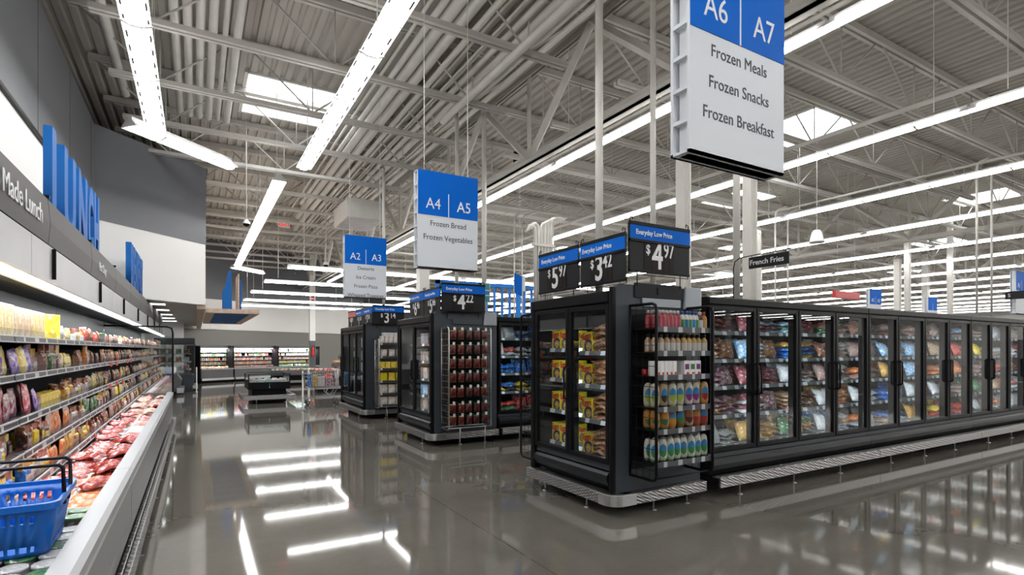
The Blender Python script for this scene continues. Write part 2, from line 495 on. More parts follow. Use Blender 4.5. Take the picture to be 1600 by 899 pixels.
# open web roof joists
def joist_mesh(L):
    b = MB(); zt, zb = 6.74, 5.80
    for s_ in (-1, 1):
        b.box(0, L, s_ * .02, s_ * .075, zt - .06, zt + .05)
        b.box(.5, L - .5, s_ * .02, s_ * .075, zb - .05, zb + .02)
    n = max(2, round(L / 2.4)); p = L / n
    for i in range(n):
        xs = i * p
        b.tube([(xs + .1, 0, zt - .03), (xs + p / 2, 0, zb)], .017, 5); b.tube([(xs + p / 2, 0, zb), (xs + p - .1, 0, zt - .03)], .017, 5)
        b.tube([(xs + p / 2, 0, zb), (xs + p / 2, 0, zt)], .012, 5)
    return b.mesh('roof_joist', 'truss_white')
SPANS = [(-1.65, 5.3), (5.3, 19.5), (19.5, 33.7), (33.7, 47.9), (47.9, 62)]
jm = {}
for (a, b) in SPANS:
    L = round(b - a, 2)
    if L not in jm: jm[L] = joist_mesh(L)
    for k in range(-19, 20):
        o = link('roof_joist', jm[L], None, 0, (a, 8.45 + 1.83 * k, 0)); o['kind'] = 'structure'
# girders and columns
for gx in (5.3, 19.5, 33.7, 47.9):
    g = MB()
    for s_ in (-1, 1):
        g.box(gx + s_ * .03, gx + s_ * .14, YB, YF, 4.95, 4.99); g.box(gx + s_ * .03, gx + s_ * .045, YB, YF, 4.95, 5.08)
        g.box(gx + s_ * .03, gx + s_ * .14, YB, YF, 6.62, 6.69); g.box(gx + s_ * .03, gx + s_ * .045, YB, YF, 6.52, 6.69)
    yb = 8.45 - 3.66 * 9
    while yb < YF:
        for dy in (-1.83, 1.83):
            p, q = Vector((gx, yb, 5.02)), Vector((gx, yb + dy, 6.6))
            g.tube([p, q], .075, 4)
        g.tube([(gx, yb, 5.0), (gx, yb, 6.6)], .045, 4)
        yb += 3.66
    struct('roof_girder', g, 'truss_white')
    for cy_ in (-18.6, -2.4, 13.85, 30.0):
        c = MB(); c.box(gx - .14, gx + .14, cy_ - .14, cy_ + .14, 0, 6.6); c.box(gx - .2, gx + .2, cy_ - .2, cy_ + .2, 0, .03)
        c.box(gx - .2, gx + .2, cy_ - .2, cy_ + .2, 6.56, 6.62)
        o = struct('column', c, 'white_paint', bevel=.01)
        k = MB(); k.box(gx - .15, gx + .15, cy_ - .15, cy_ + .15, 0.03, 2.0); k.build('column_guard', 'case_grey_dark', o)

# walls
def slab(name, p0, p1, z0, z1, th, m, kind=True):
    """a straight wall from p0 to p1, thickness to the left of its direction"""
    d = Vector((p1[0] - p0[0], p1[1] - p0[1], 0)).normalized(); n = Vector((-d.y, d.x, 0)) * th
    poly = [(p0[0], p0[1]), (p1[0], p1[1]), (p1[0] + n.x, p1[1] + n.y), (p0[0] + n.x, p0[1] + n.y)]
    b = MB(); b.prism(poly, 'z', z0, z1)
    return struct(name, b, m)
slab('wall_left', (-1.7, YB), (-1.7, 13.06), 0, 4.15, .2, 'wall_white')
wu = slab('wall_left_upper', (-1.68, YB), (-1.68, 13.04), 4.17, 5.86, .22, 'wall_grey')
sm = MB()
for k in range(9):
    sm.box(-1.682, -1.676, -3.0 + 1.95 * k, -2.99 + 1.95 * k, 4.17, 5.86)
struct('trim_1', sm, 'case_grey_dark')
tr = MB(); tr.box(-1.7, -1.66, YB, 13.0, 4.14, 4.18); struct('trim_2', tr, 'black')
slab('wall_left_back', (-2.62, YB), (-2.62, 31), 0, DECK + .1, .2, 'wall_grey')
slab('wall_bulkhead', (-1.7, 13.06), (.2, 14.96), 2.6, 4.05, .2, 'wall_white')
slab('wall_bulkhead_upper', (-1.69, 13.05), (.21, 14.95), 4.05, 5.88, .2, 'wall_grey')
slab('wall_soffit', (.2, 14.96), (.2, 29.0), 2.5, 5.88, .18, 'wood')
tc_ = MB(); tc_.prism([(-2.6, 13.2), (-1.6, 13.2), (.02, 14.85), (.02, 29.0), (-2.6, 29.0)], 'z', 2.62, 2.7); struct('ceiling_soffit', tc_, 'tile_ceiling')
slab('wall_left_rear', (-1.72, 13.3), (-1.72, 25.4), 0, 2.62, .2, 'wall_white')
slab('wall_tile', (-2.6, 25.4), (-.42, 25.4), 0, 2.62, .2, 'white')
# the far wall, seen behind the produce cases
D1 = Vector((.848, .530, 0)); N1 = Vector((-.530, .848, 0))
A0 = Vector((.19, 28.0, 0))
def on1(s, back=0.0): return A0 + D1 * s + N1 * back
pA, pB = on1(-4, 1.15), on1(11.5, 1.15)
slab('wall_far', pA[:2], pB[:2], 0, 2.5, .2, 'wall_mid')
slab('wall_far_middle', on1(-4, 1.1)[:2], on1(11.5, 1.1)[:2], 2.5, 3.95, .25, 'wall_white')
slab('wall_far_upper', on1(-4, 1.12)[:2], on1(11.5, 1.12)[:2], 3.95, DECK + .1, .25, 'wall_grey')
slab('wall_far_return', pB[:2], (pB.x, YF), 0, DECK + .1, .2, 'wall_grey')
slab('wall_front', (pB.x, YF - .2), (XR, YF - .2), 0, 3.9, .2, 'wall_white')
slab('wall_front_upper', (pB.x, YF - .22), (XR, YF - .22), 3.9, DECK + .1, .2, 'wall_grey')
slab('wall_right', (XR, YB), (XR, YF), 0, DECK + .1, -.2, 'wall_white')
slab('wall_back', (-2.7, YB), (XR, YB), 0, DECK + .1, -.2, 'wall_mid')

# ---------------------------------------------------------------- fluorescent strips
_lm = {}
def lamp_meshes(L, wx=1.0):
    k = (L, wx)
    if k in _lm: return _lm[k]
    h = MB()
    h.prism([(-.15, .0), (-.145, .0), (-.06, .06), (.06, .06), (.145, .0), (.15, .0), (.06, .078), (-.06, .078)], 'y', 0, L)
    h.box(-.04, .04, .02, L - .02, .09, .15)
    for yy in (0, L - .01): h.prism([(-.15, .0), (.15, .0), (.06, .1), (-.06, .1)], 'y', yy, yy + .01)
    ln = MB(); ln.prism([(-.062, .024), (-.078, .0), (-.058, -.026), (.058, -.026), (.078, .0), (.062, .024)], 'y', .015, L - .015)
    up = MB()
    n = int(L / .42)
    for s_ in (-1, 1):
        a, b = (.068, .078), (.118, .031)
        up.quad((s_ * a[0], .1, a[1] + .02), (s_ * b[0], .1, b[1] + .02), (s_ * b[0], L - .1, b[1] + .02), (s_ * a[0], L - .1, a[1] + .02))
    sl = MB(); q = .25
    while q < L - .3:
        for s_ in (-1, 1): sl.box(s_ * .108, s_ * .122, q, q + .13, .010, .016)
        q += .30
    hg = MB(); hg.prism([(-.158, -.004), (-.135, -.008), (-.06, -.034), (.06, -.034), (.135, -.008), (.158, -.004), (.158, .008), (-.158, .008)], 'y', -.014, .014)
    r = (h.mesh('housing', 'white'), ln.mesh('lens', 'lamp'), up.mesh('reflector_slot', 'lamp_up', fix=False), hg.mesh('bracket', 'white'), sl.mesh('slot', 'black_matt'))
    if wx != 1.0:
        for me in r: me.transform(Matrix.Diagonal((wx, 1, wx * 1.2, 1)))
        if wx < .8: r[1].materials[0] = M['lamp_low' if wx == .5 else 'lamp_row']
    _lm[k] = r
    return r
def wire_mesh(h):
    k = ('w', round(h, 2))
    if k not in _lm:
        b = MB(); b.tube([(0, 0, .14), (0, 0, h)], .006, 4); _lm[k] = b.mesh('hanger', 'pipe_white')
    return _lm[k]
def lamp(x, y, z, L, rz, label, group, wires=True, bracket=True, slots=False, wx=1.0):
    t = thing('strip_light', label, 'light', (x, y, z), rz, group)
    a, b, c, d, e = lamp_meshes(L, wx)
    link('housing', a, t); link('lens', b, t); link('reflector_slot', c, t)
    if slots: link('slot', e, t)['kind'] = 'stuff'
    if bracket:
        nb = max(2, round(L / 1.22))
        for i in range(nb): link('bracket', d, t, 0, (0, L * (i + .5) / nb, 0))
    if wires:
        for yy in (.4, L - .4): link('hanger', wire_mesh(6.84 - z), t, 0, (0, yy, 0))
    return t
U = 4.88
def lampno(k): return nth(k)
for k, y0 in enumerate((4.56, -.32, -5.2)):
    lamp(-.5, y0, 4.7, U, 0, 'white fluorescent strip above the meat case, %s from the angled grey wall' % nth(k + 1), 'strip lights above the meat case', slots=True, wx=.86)
for k, y0 in enumerate((5.17, .29, -4.59)):
    lamp(1.63, y0, 4.7, U, 0, 'white fluorescent strip over the main aisle, %s from the far end' % nth(k + 1), 'strip lights over the main aisle', slots=True, wx=.86)
for k, y0 in enumerate((11.0, 15.0, 19.0)):
    lamp(1.36, y0, 4.7, 4.0, 0, 'white fluorescent strip leading towards produce, %s beyond the skylight' % nth(k + 1), 'strip lights leading to produce', wx=.86)
lamp(-.83, 9.41, 4.7, 1.85, -PI / 4 - .05, 'short fluorescent strip facing the angled dark grey wall', None, wires=False)
lamp(1.4, 27.2, 5.2, 2.0, -PI / 4, 'short slanted fluorescent strip near the far dark wall', None, wires=False)
for r, X in enumerate([5.6, 8.9, 12.35, 16.0, 20.0, 23.3, 27, 30.6, 34.3, 37.9, 41.6, 45.3, 49, 52.6, 56.3]):
    for k in range(10 if r < 8 else 8):
        y0 = -6.6 + U * k
        if X < 9.5 and y0 + U > (31.5 if X < 8 else 33.5): continue
        lamp(X, y0, 4.82 if r == 0 else 4.7, U, 0, 'long fluorescent strip, %s row from the main aisle, %s from the back' % (nth(r + 1), nth(k + 1)), 'rows of strip lights over the sales floor', wires=(r < 3 and k < 6), bracket=r < 6, wx=.52)
for r, X in enumerate([5.6, 8.9, 12.35, 16.0, 20.0, 23.3, 27, 30.6, 34.3, 37.9, 41.6, 45.3, 49, 52.6, 56.3]):
    lamp(X, -26.5, 4.82 if r == 0 else 4.7, 19.6, 0, 'very long fluorescent strip behind the viewer, %s row from the main aisle' % nth(r + 1), 'long strip light runs at the rear', wires=False, bracket=False, wx=.52)
for r, (X, Y) in enumerate(((2.0, 14.7), (1.8, 18.1), (1.7, 21.6), (1.7, 25.2), (1.7, 28.4))):
    for k in range(3 if r < 4 else 2):
        lamp(X + U * k, Y, 3.6, U, -PI / 2, 'low fluorescent strip across the produce area, %s row, %s from left' % (nth(r + 1), nth(k + 1)), 'low strip lights across the produce area', wx=.5)
for k in range(5):
    t = MB(); t.box(-.3, .3, -.3, .3, -.03, 0, 0)
    r = thing('troffer_light', 'square panel light in the low soffit ceiling, %s along' % nth(k + 1), 'light', (-.9, 15.3 + 2.2 * k, 2.62), 0, 'soffit ceiling lights')
    t = MB()
    for (a, b, c, d) in ((-.3, .3, -.3, -.27), (-.3, .3, .27, .3), (-.3, -.27, -.27, .27), (.27, .3, -.27, .27)): t.box(a, b, c, d, -.02, 0)
    t.build('frame', 'white', r, local=True)
    t = MB(); t.box(-.27, .27, -.27, .27, -.012, -.004); t.build('diffuser', 'troffer', r, local=True)

# ---------------------------------------------------------------- pipes under the deck
def pipe(pts, r, label, group, m='pipe_white', name='conduit_pipe', n=8):
    o = MB().tube(pts, r, n).build(name, m)
    return tag(o, label, 'pipe', group)
for k in range(6):
    X = -.27 + .165 * k
    pipe([(X, -7, 6.35), (X, 12.9, 6.35)], .062 if k != 4 else .04, 'thick white pipe under the roof, %s from the dark wall' % nth(k + 1), 'pipe bundle beside the left wall')
pipe([(-1.15, -7, 6.35), (-1.15, 12.5, 6.35)], .07, 'single thick white pipe close to the left wall', None)
rr = random.Random(3)
X = 2.72
for k in range(13):
    r = rr.choice((.02, .028, .035, .05, .07)) if k not in (2, 3) else .085
    X += r + .03
    pipe([(X, -7, 6.28 + rr.uniform(-.05, .12)), (X, rr.uniform(18, 28), 6.28)], r, 'white conduit under the roof beside the girder, %s of the bundle' % nth(k + 1), 'conduit bundle beside the girder')
    X += r + rr.uniform(.02, .07)
pipe([(6.6, -7, 5.62), (6.6, 30, 5.62)], .03, 'white sprinkler pipe just right of the first girder', 'sprinkler pipes')
pipe([(14.6, -7, 5.55), (14.6, 40, 5.55)], .03, 'white sprinkler pipe between two light rows on the right', 'sprinkler pipes')
pipe([(10.4, -7, 5.6), (10.4, 40, 5.6)], .045, 'thick white pipe crossing over the freezer row', 'sprinkler pipes')
pipe([(3.9, 4.4, 5.7), (3.9, 9.2, 5.7)], .06, 'white pipe feeding the first two freezer rows', 'sprinkler pipes')
for k, Yd in enumerate((15.4, 10.9)):
    b = MB(); b.box(6.6, 19.0, Yd, Yd + .35, 6.02, 6.3)
    for q in range(6): b.box(6.6 + 2.2 * q, 6.66 + 2.2 * q, Yd - .02, Yd + .37, 6.0, 6.32)
    tag(b.build('air_duct', 'pipe_white', bevel=.01), 'flat white air duct under the roof, %s from the freezers' % nth(2 - k), 'duct', 'air ducts')
t = thing('air_handler', 'grey boxy air unit hung beside the first girder', 'air unit', (3.9, 14.6, 5.0))
b = MB(); b.box(3.4, 4.4, 14.3, 15.9, 5.0, 5.5); b.build('casing', 'pipe_white', t, .02)
b = MB()
for q in range(9): b.box(3.45, 4.35, 14.4 + .16 * q, 14.46 + .16 * q, 4.98, 5.0)
b.build('grille', 'steel', t)

# ================================================================ packaged goods: one mesh per kind and ink
_pm = {}
def cached(key, fn):
    if key not in _pm: _pm[key] = fn()
    return _pm[key]

def bm_box(w, d, h, bev):
    bm = bmesh.new(); bmesh.ops.create_cube(bm, size=1)
    for v in bm.verts: v.co = (v.co.x * w, v.co.y * d, (v.co.z + .5) * h)
    bmesh.ops.bevel(bm, geom=bm.edges[:], offset=bev, segments=1, affect='EDGES')
    return bm
def carton_mesh(w, d, h, ink, ends='white'):
    """a folding carton: printed front, contrasting ends and a flap line on the top"""
    def mk():
        bm = bm_box(w, d, h, .003)
        for f in bm.faces:
            n = f.normal
            f.material_index = 1 if abs(n.x) > .7 else 0
        me = bpy.data.meshes.new('carton'); bm.to_mesh(me); bm.free()
        me.materials.append(PK[ink]); me.materials.append(PK[ends])
        return me
    return cached(('carton', w, d, h, ink, ends), mk)

def pouch_mesh(w, h, t, ink, seed=0, nx=8, ny=9, hole=False):
    """a filled film bag standing up, front to -y, with flat crimped ends"""
    def mk():
        rd = random.Random(seed * 17 + 5); b = MB()
        amp = [[rd.uniform(.72, 1.08) for _ in range(ny + 1)] for _ in range(nx + 1)]
        sk = rd.uniform(-.05, .05)
        for side in (-1, 1):
            for i in range(nx + 1):
                for j in range(ny + 1):
                    u, v = i / nx * 2 - 1, j / ny * 2 - 1
                    e = max(0, 1 - abs(u) ** 3.2) ** .6 * max(0, 1 - (abs(v) / .90) ** 4) ** .6 if abs(v) < .9 else 0
                    k = amp[i][j] if side < 0 else .9
                    pinch = 1 - .05 * e
                    wob = .006 * math.sin(9 * u + seed) if abs(v) >= .9 else 0
                    b.v.append((u * w / 2 * pinch + sk * w * v * .5, side * (t / 2 * e * k + .0012) + wob * t * 4, (v + 1) / 2 * h))
        def ix(s_, i, j): return s_ * (nx + 1) * (ny + 1) + i * (ny + 1) + j
        for s_ in (0, 1):
            for i in range(nx):
                for j in range(ny):
                    q = [ix(s_, i, j), ix(s_, i + 1, j), ix(s_, i + 1, j + 1), ix(s_, i, j + 1)]
                    b.face(q if s_ == 0 else q[::-1], 0, True)
        for i in range(nx):
            for j in (0, ny):
                b.face([ix(0, i, j), ix(1, i, j), ix(1, i + 1, j), ix(0, i + 1, j)], 0)
        for j in range(ny):
            for i in (0, nx):
                b.face([ix(0, i, j), ix(0, i, j + 1), ix(1, i, j + 1), ix(1, i, j)], 0)
        return b.mesh('pouch', PK[ink])
    return cached(('pouch', w, h, t, ink, seed), mk)

def lying_bag_mesh(w, d, t, ink, seed=0):
    """the same kind of bag lying on its back, sagging at the front edge"""
    def mk():
        me = pouch_mesh(w, d, t, ink, seed).copy()
        rd = random.Random(seed)
        ph = rd.uniform(0, 6)
        for v in me.vertices:
            x, y, z = v.co
            zz = -y + t / 2 * .8
            yy = z - d / 2
            zz += .012 * math.sin(x / w * 7 + ph) + .01 * math.cos(yy / d * 6 + ph)
            v.co = (x, yy, max(0.0, zz))
        return me
    return cached(('lying', w, d, t, ink, seed), mk)

def tray_mesh(w, d, h, ink, seed=0):
    """foam tray of meat under film"""
    def mk():
        b = MB(); rd = random.Random(seed)
        b.prism([(-w / 2 + .012, 0), (w / 2 - .012, 0), (w / 2, h * .55), (-w / 2, h * .55)], 'y', -d / 2, d / 2, 0)
        n = 6; k0 = len(b.v)
        for i in range(n + 1):
            for j in range(n + 1):
                u, v = i / n * 2 - 1, j / n * 2 - 1
                e = (1 - u ** 4) * (1 - v ** 4)
                b.v.append((u * w / 2 * .95, v * d / 2 * .95, h * .5 + h * .55 * e * rd.uniform(.6, 1)))
        for i in range(n):
            for j in range(n):
                b.face([k0 + i * (n + 1) + j, k0 + (i + 1) * (n + 1) + j, k0 + (i + 1) * (n + 1) + j + 1, k0 + i * (n + 1) + j + 1], 1, True)
        return b.mesh('tray', ['white', PK[ink]])
    return cached(('tray', w, d, h, ink, seed), mk)

def hangpack_mesh(w, h, t, ink, seed=0):
    """stiff peg pack: clear blister with contents and a printed header"""
    def mk():
        b = MB()
        p = w / 2
        b.prism([(-t / 2 * .8, 0), (-t / 2, h * .1), (-t / 2, h * .6), (-t / 2 * .3, h * .72), (t / 2, h * .72), (t / 2, 0)], 'x', -p * .94, p * .94, 0)
        b.box(-p * .97, p * .97, -t / 2 * .55, t / 2 * .5, h * .62, h, 1)
        b.box(-p, p, -t / 2 * .9, -t / 2 * .8, 0, h * .62, 3)
        b.box(-p * .7, p * .7, -t / 2 - .004, -t / 2, h * .16, h * .44, 2)
        return b.mesh('hangpack', [PK[ink], PK[('yellow', 'yellow_white', 'meat', 'gold', 'brown')[seed % 5]], PK[('white', 'clear', 'yellow')[seed % 3]], 'clear_plastic'])
    return cached(('hang', w, h, t, ink, seed), mk)

def tub_mesh(r, h, body='white', lid='green'):
    def mk():
        b = MB()
        b.lathe([(r * .86, 0), (r * .98, h * .85), (r * 1.06, h * .86), (r * 1.06, h), (r * .95, h)], n=14, mats=[0, 1, 1, 1, 1])
        return b.mesh('tub', [PK[body], PK[lid]])
    return cached(('tub', r, h, body, lid), mk)

def put(name, me, loc, rot, label, cat, group):
    o = bpy.data.objects.new(name, me); COL.objects.link(o)
    o.location = loc; o.rotation_euler = rot
    o['label'] = label; o['category'] = cat; o['group'] = group
    return o

# ================================================================ the open meat case along the left wall
SH = [(-.98, 1.60), (-.98, 1.353), (-.96, 1.075), (-.93, .86), (-.88, .675)]
FRONT = -.90
def meat_case(y0, y1, label, wide=True, end=None, near_end=None):
    t = thing('refrigerated_case', label, 'refrigerated display case', (-.9, (y0 + y1) / 2, 0), group='refrigerated cases along the left wall')
    g = .004
    a, b_ = y0 + g, y1 - g
    xf = -.38 if wide else -.72
    b = MB(); b.box(-1.46, xf - .10, a, b_, .02, .30); b.build('toe_base', 'black_matt', t)
    b = MB(); b.prism([(xf - .13, .36), (xf, .30), (xf, .36), (xf + .002, .40), (xf - .002, .67), (xf - .03, .69), (xf - .06, .69), (xf - .06, .30), (xf - .13, .30)], 'y', a, b_)
    b.build('front_panel', 'case_grey_dark', t)
    b = MB(); b.prism([(xf - .004, .655), (xf + .012, .66), (xf + .012, .70), (xf - .012, .715), (xf - .085, .72), (xf - .09, .70), (xf - .06, .66)], 'y', a, b_)
    b.build('front_rail', 'case_rail', t)
    b = MB(); b.box(xf - .005, xf + .008, a, b_, .625, .65); b.build('rail_trim', 'alu', t)
    b = MB(); b.box(xf + .012, xf + .05, a, b_, .10, .215); b.box(xf - .02, xf + .012, a, b_, .195, .215)
    b.build('kick_rail', 'diamond_plate', t, .008)
    k = 0
    yy = a + .3
    while yy < b_ - .1:
        f_ = MB(); f_.box(xf + .02, xf + .032, yy - .006, yy + .006, .01, .11); f_.box(xf + .0, xf + .05, yy - .02, yy + .02, 0, .01)
        f_.build('foot', 'steel', t); yy += .9
    b = MB(); b.prism([(-1.44, .30), (xf - .06, .30), (xf - .06, .66), (xf - .09, .66), (xf - .12, .555), (-1.44, .565)], 'y', a, b_)
    b.build('tub_deck', 'liner_white', t)
    b = MB(); b.box(-1.50, -1.44, a, b_, .02, 2.26); b.build('back_panel', 'liner', t)
    b = MB(); b.prism([(FRONT, 2.0), (FRONT, 2.26), (-1.5, 2.30), (-1.5, 2.06), (-1.1, 2.06), (-1.075, 2.0), (-1.055, 2.0), (-1.04, 2.035), (-.93, 2.025), (-.92, 2.0)], 'y', a, b_)
    b.build('canopy', 'case_grey', t)
    b = MB(); b.prism([(-1.44, 2.03), (-1.08, 2.0), (-1.08, 2.03), (-1.44, 2.06)], 'y', a, b_); b.build('canopy_liner', 'liner', t)
    b = MB(); b.prism([(-1.05, 2.005), (-.925, 2.002), (-.93, 2.02), (-1.045, 2.03)], 'y', a + .01, b_ - .01); b.build('canopy_lamp', 'case_lamp', t)
    for si, (xs, z) in enumerate(SH):
        s_ = MB(); s_.box(-1.44, xs - .008, a + .01, b_ - .01, z - .022, z)
        q = a + .3
        while q < b_:
            s_.prism([(-1.44, z - .09), (xs - .08, z - .03), (xs - .08, z - .02), (-1.44, z - .02)], 'y', q, q + .006); q += 1.2
        so = s_.build('shelf', 'case_grey_dark', t)
        r = MB(); r.prism([(xs - .008, z - .026), (xs + .002, z - .026), (xs - .001, z + .006), (xs - .008, z + .006)], 'y', a + .01, b_ - .01)
        r.prism([(xs - .008, z - .034), (xs + .008, z - .034), (xs + .008, z - .026), (xs - .008, z - .024)], 'y', a + .01, b_ - .01, 1)
        r.prism([(xs - .008, z + .006), (xs + .004, z + .004), (xs + .003, z + .012), (xs - .008, z + .012)], 'y', a + .01, b_ - .01, 1)
        r.build('price_rail', ['rail_case', 'case_grey'], so)
        c = MB(); c.box(xs - .014, xs - .011, a + .01, b_ - .01, z, z + .055); c.build('front_fence', 'clear_plastic', so)
    if near_end:
        b = MB(); b.prism([(-1.5, .02), (xf - .05, .02), (xf - .05, .73), (xf - .11, .80), (FRONT + .35, 2.0), (FRONT + .02, 2.0), (FRONT, 2.26), (-1.5, 2.3)], 'y', y0 - .03, y0); b.build('end_panel', 'black', t)
    if end:
        b = MB(); b.box(-1.44, xf, y1, y1 + .012, .70, 1.96)
        e = b.build('end_panel', 'panel_glass', t)
        tag(e, 'clear glass end panel with black edge')
        f_ = MB(); f_.tube([(-1.46, y1 + .006, 1.96), (xf - .10, y1 + .006, 1.96), (xf - .02, y1 + .006, 1.93), (xf, y1 + .006, 1.85), (xf, y1 + .006, .68)], .016, 8)
        f_.build('edge_trim', 'black', e)
        b = MB(); b.prism([(-1.5, .02), (xf - .1, .02), (xf, .30), (xf + .01, .70), (-1.5, .70)], 'y', y1, y1 + .03); b.build('end_cap', 'case_grey_dark', t)
    lt = bpy.data.lights.new('case_light', 'AREA'); lt.shape = 'RECTANGLE'; lt.size = .1; lt.size_y = y1 - y0 - .1; lt.energy = (26 if wide else 12) * (y1 - y0) / 3.0; lt.color = (.96, .98, 1)
    lo = bpy.data.objects.new('case_light', lt); COL.objects.link(lo); lo.parent = t
    lo.location = (-.98 + .9, 0, 1.985); lo.rotation_euler = (0, 0.25, 0)
    return t
meat_case(1.95, 4.5, 'open grey meat case nearest the camera, blue basket in its tub', near_end=True)
meat_case(4.5, 8.35, 'open grey meat case below the blue lunch letters')
meat_case(8.35, 12.2, 'open grey meat case ending in a clear glass panel', end=True)
meat_case(12.24, 16.1, 'narrow upright case just past the glass end panel', wide=False)
meat_case(16.1, 20.0, 'narrow upright case far along the left wall', wide=False)

# black tag holders standing out of the canopy
for k, yy in enumerate((5.07, 7.28, 9.5, 11.7, 13.9, 16.1, 18.3)):
    b = MB(); b.box(FRONT, FRONT + .024, yy - .006, yy + .006, 2.03, 2.25)
    tag(b.build('tag_marker', 'black'), 'thin black tag blade on the grey canopy, %s from the near end' % nth(k + 1), 'marker', 'black blades on the case canopy')

# dark header panels above the canopy
yj = [1.2, 3.08, 4.96, 6.75, 8.63, 10.5, 12.3, 14.2, 16.1, 18.0, 19.95]
hdr = {1: ('Made Lunch', 4.28, .18), 3: ('Hot Dogs', 7.45, .13)}
for i in range(len(yj) - 1):
    b = MB()
    y0, y1 = yj[i] + .006, yj[i + 1] - .006
    b.prism([(FRONT - .04, 2.30), (FRONT - .002, 2.27), (FRONT + .012, 2.42), (FRONT - .004, 2.585), (FRONT - .03, 2.585)], 'y', y0, y1)
    what = 'reading Made Lunch' if i == 1 else 'reading Hot Dogs' if i == 3 else 'without writing'
    t = thing('header_panel', 'dark grey header panel %s, %s from the near end' % (what, nth(i + 1)), 'sign panel', (FRONT, y0, 2.27), group='header panels along the meat case')
    b.build('panel', 'band_grey', t)
    c = MB(); c.box(-1.45, -1.40, y0, y1, 2.30, 2.56); c.build('rear_support', 'band_grey', t)
    c = MB(); c.box(-1.45, FRONT - .01, y0, y1, 2.56, 2.585); c.build('top_ledge', 'band_grey', t)
    c = MB(); c.box(FRONT - .05, FRONT + .01, y1 - .02, y1, 2.585, 2.61); c.build('clip', 'black', t)
    if i in hdr:
        s_, yc, sz = hdr[i]
        o = text(s_, sz, 'letter_white', t, (FRONT + .014, yc, 2.37), '+x', .0, .002)

# blue block letters standing on the header
def block_letter(ch, y0, wd, z0, z1, x0, x1, k, word, n):
    me = text_mesh(ch, 1.0, 'letter_blue', .045, .5, 'LEFT').copy()
    xs = [v.co.x for v in me.vertices]; ys_ = [v.co.y for v in me.vertices]; zs = [v.co.z for v in me.vertices]
    ax, bx, ay, by, az, bz = min(xs), max(xs), min(ys_), max(ys_), min(zs), max(zs)
    for v in me.vertices:
        px = (v.co.x - ax) / (bx - ax); py = (v.co.y - ay) / (by - ay); pz = (v.co.z - az) / (bz - az)
        v.co = (x0 + pz * (x1 - x0) - (x0 + x1) / 2, px * wd, py * (z1 - z0))
    o = link('block_letter', me, None, 0, ((x0 + x1) / 2, y0, z0))
    tag(o, 'blue block letter %s, %s in the %s word on the meat case' % (ch, nth(k + 1), word), 'letter', 'blue letters of the %s word' % word)
for k, (ch, y0, wd) in enumerate((('L', 6.21, .44), ('U', 6.73, .58), ('N', 7.48, .54), ('C', 8.10, .36), ('H', 8.52, .40))):
    block_letter(ch, y0, wd, 2.585, 3.51, -1.165, -1.10, k, 'near', 5)
yy = 11.25
for k, ch in enumerate('BREAKFAST'):
    block_letter(ch, yy, .21, 2.59, 3.36, -1.03, -.95, k, 'far', 9); yy += .262

# goods on the five shelves
SHN = ('top', 'second', 'third', 'fourth', 'lowest')
def shelf_run(si, ystart, yend, plan, case='meat case', coarse=1.0, start_i=0, xoff=0.0):
    """plan: list of (kind, ink, width, height, depth, count); repeats its tail until the shelf is full"""
    xs, z = SH[si]
    y = ystart; i = start_i; pi = 0; nrep = 0
    rd = random.Random(si * 31 + int(ystart * 10))
    while y < yend:
        kind, ink, w_, h_, d_v, n = plan[pi]
        for _ in range(n):
            if y + w_ > yend:
                y = yend + 1
                break
            i += 1
            if rd.random() < .05:
                y += w_ * .8; continue
            if isinstance(ink, tuple): ik = rd.choice(ink)
            else: ik = ink
            if kind in ('meat_pouch', 'sausage_pack'): d_ = round(d_v * .55, 3)
            else: d_ = d_v
            hh = h_ if kind == 'snack_box' else round(h_ * rd.choice((.82, .92, 1.0, 1.08)), 3)
            cx_ = xs - .022 - d_ / 2 + xoff - (0 if kind == 'snack_box' else rd.choice((0, 0, .01, .05)))
            lab = '%s %s, %s shelf of the %s, %s from near end' % (PKW[ik], {'snack_box': 'carton', 'meat_pouch': 'pouch', 'cheese_pack': 'peg pack', 'sausage_pack': 'film pack', 'dip_tub': 'round tub'}[kind], SHN[si], case, nth(i))
            gp = 'packs on the %s shelf of the %s' % (SHN[si], case)
            rz = PI / 2 + rd.uniform(-.12, .12); sd = rd.randrange(4)
            if kind == 'snack_box':
                put(kind, carton_mesh(w_ - .006, d_, hh, ik, 'white_gold' if ik.startswith('yellow') else 'white'), (cx_, y + w_ / 2, z), (0, 0, PI / 2), lab, 'carton', gp)
            elif kind == 'meat_pouch':
                put(kind, pouch_mesh(round(w_ * .96, 3), hh, d_, ik, sd), (cx_, y + w_ / 2, z), (rd.uniform(-.16, .02), rd.uniform(-.06, .06), rz), lab, 'pouch', gp)
            elif kind == 'cheese_pack':
                put(kind, hangpack_mesh(round(w_ * .85, 3), hh, d_, ik, sd + 1), (cx_, y + w_ / 2, z + .002), (0, 0, rz), lab, 'peg pack', gp)
            elif kind == 'sausage_pack':
                me = pouch_mesh(round(w_ * .98, 3), hh, d_, ik, sd)
                put(kind, me, (cx_, y + w_ / 2, z), (-.15, rd.uniform(-.2, .2), rz), lab, 'film pack', gp)
            elif kind == 'dip_tub':
                put(kind, tub_mesh(round(w_ * .44, 3), hh, ik, 'green'), (cx_, y + w_ / 2, z), (0, 0, 0), lab, 'tub', gp)
            y += w_ * coarse
        pi += 1
        if pi >= len(plan):
            pi = max(0, len(plan) - 3); nrep += 1
MIX = ('brown', 'meat', 'clear', 'dark', 'white', 'palemeat')
Y1 = 12.1
shelf_run(0, 3.2, 5.52, [('snack_box', 'yellow_white', .155, .205, .2, 9), ('snack_box', 'white_gold', .15, .2, .2, 3), ('snack_box', 'yellow_white', .12, .2, .2, 3)])
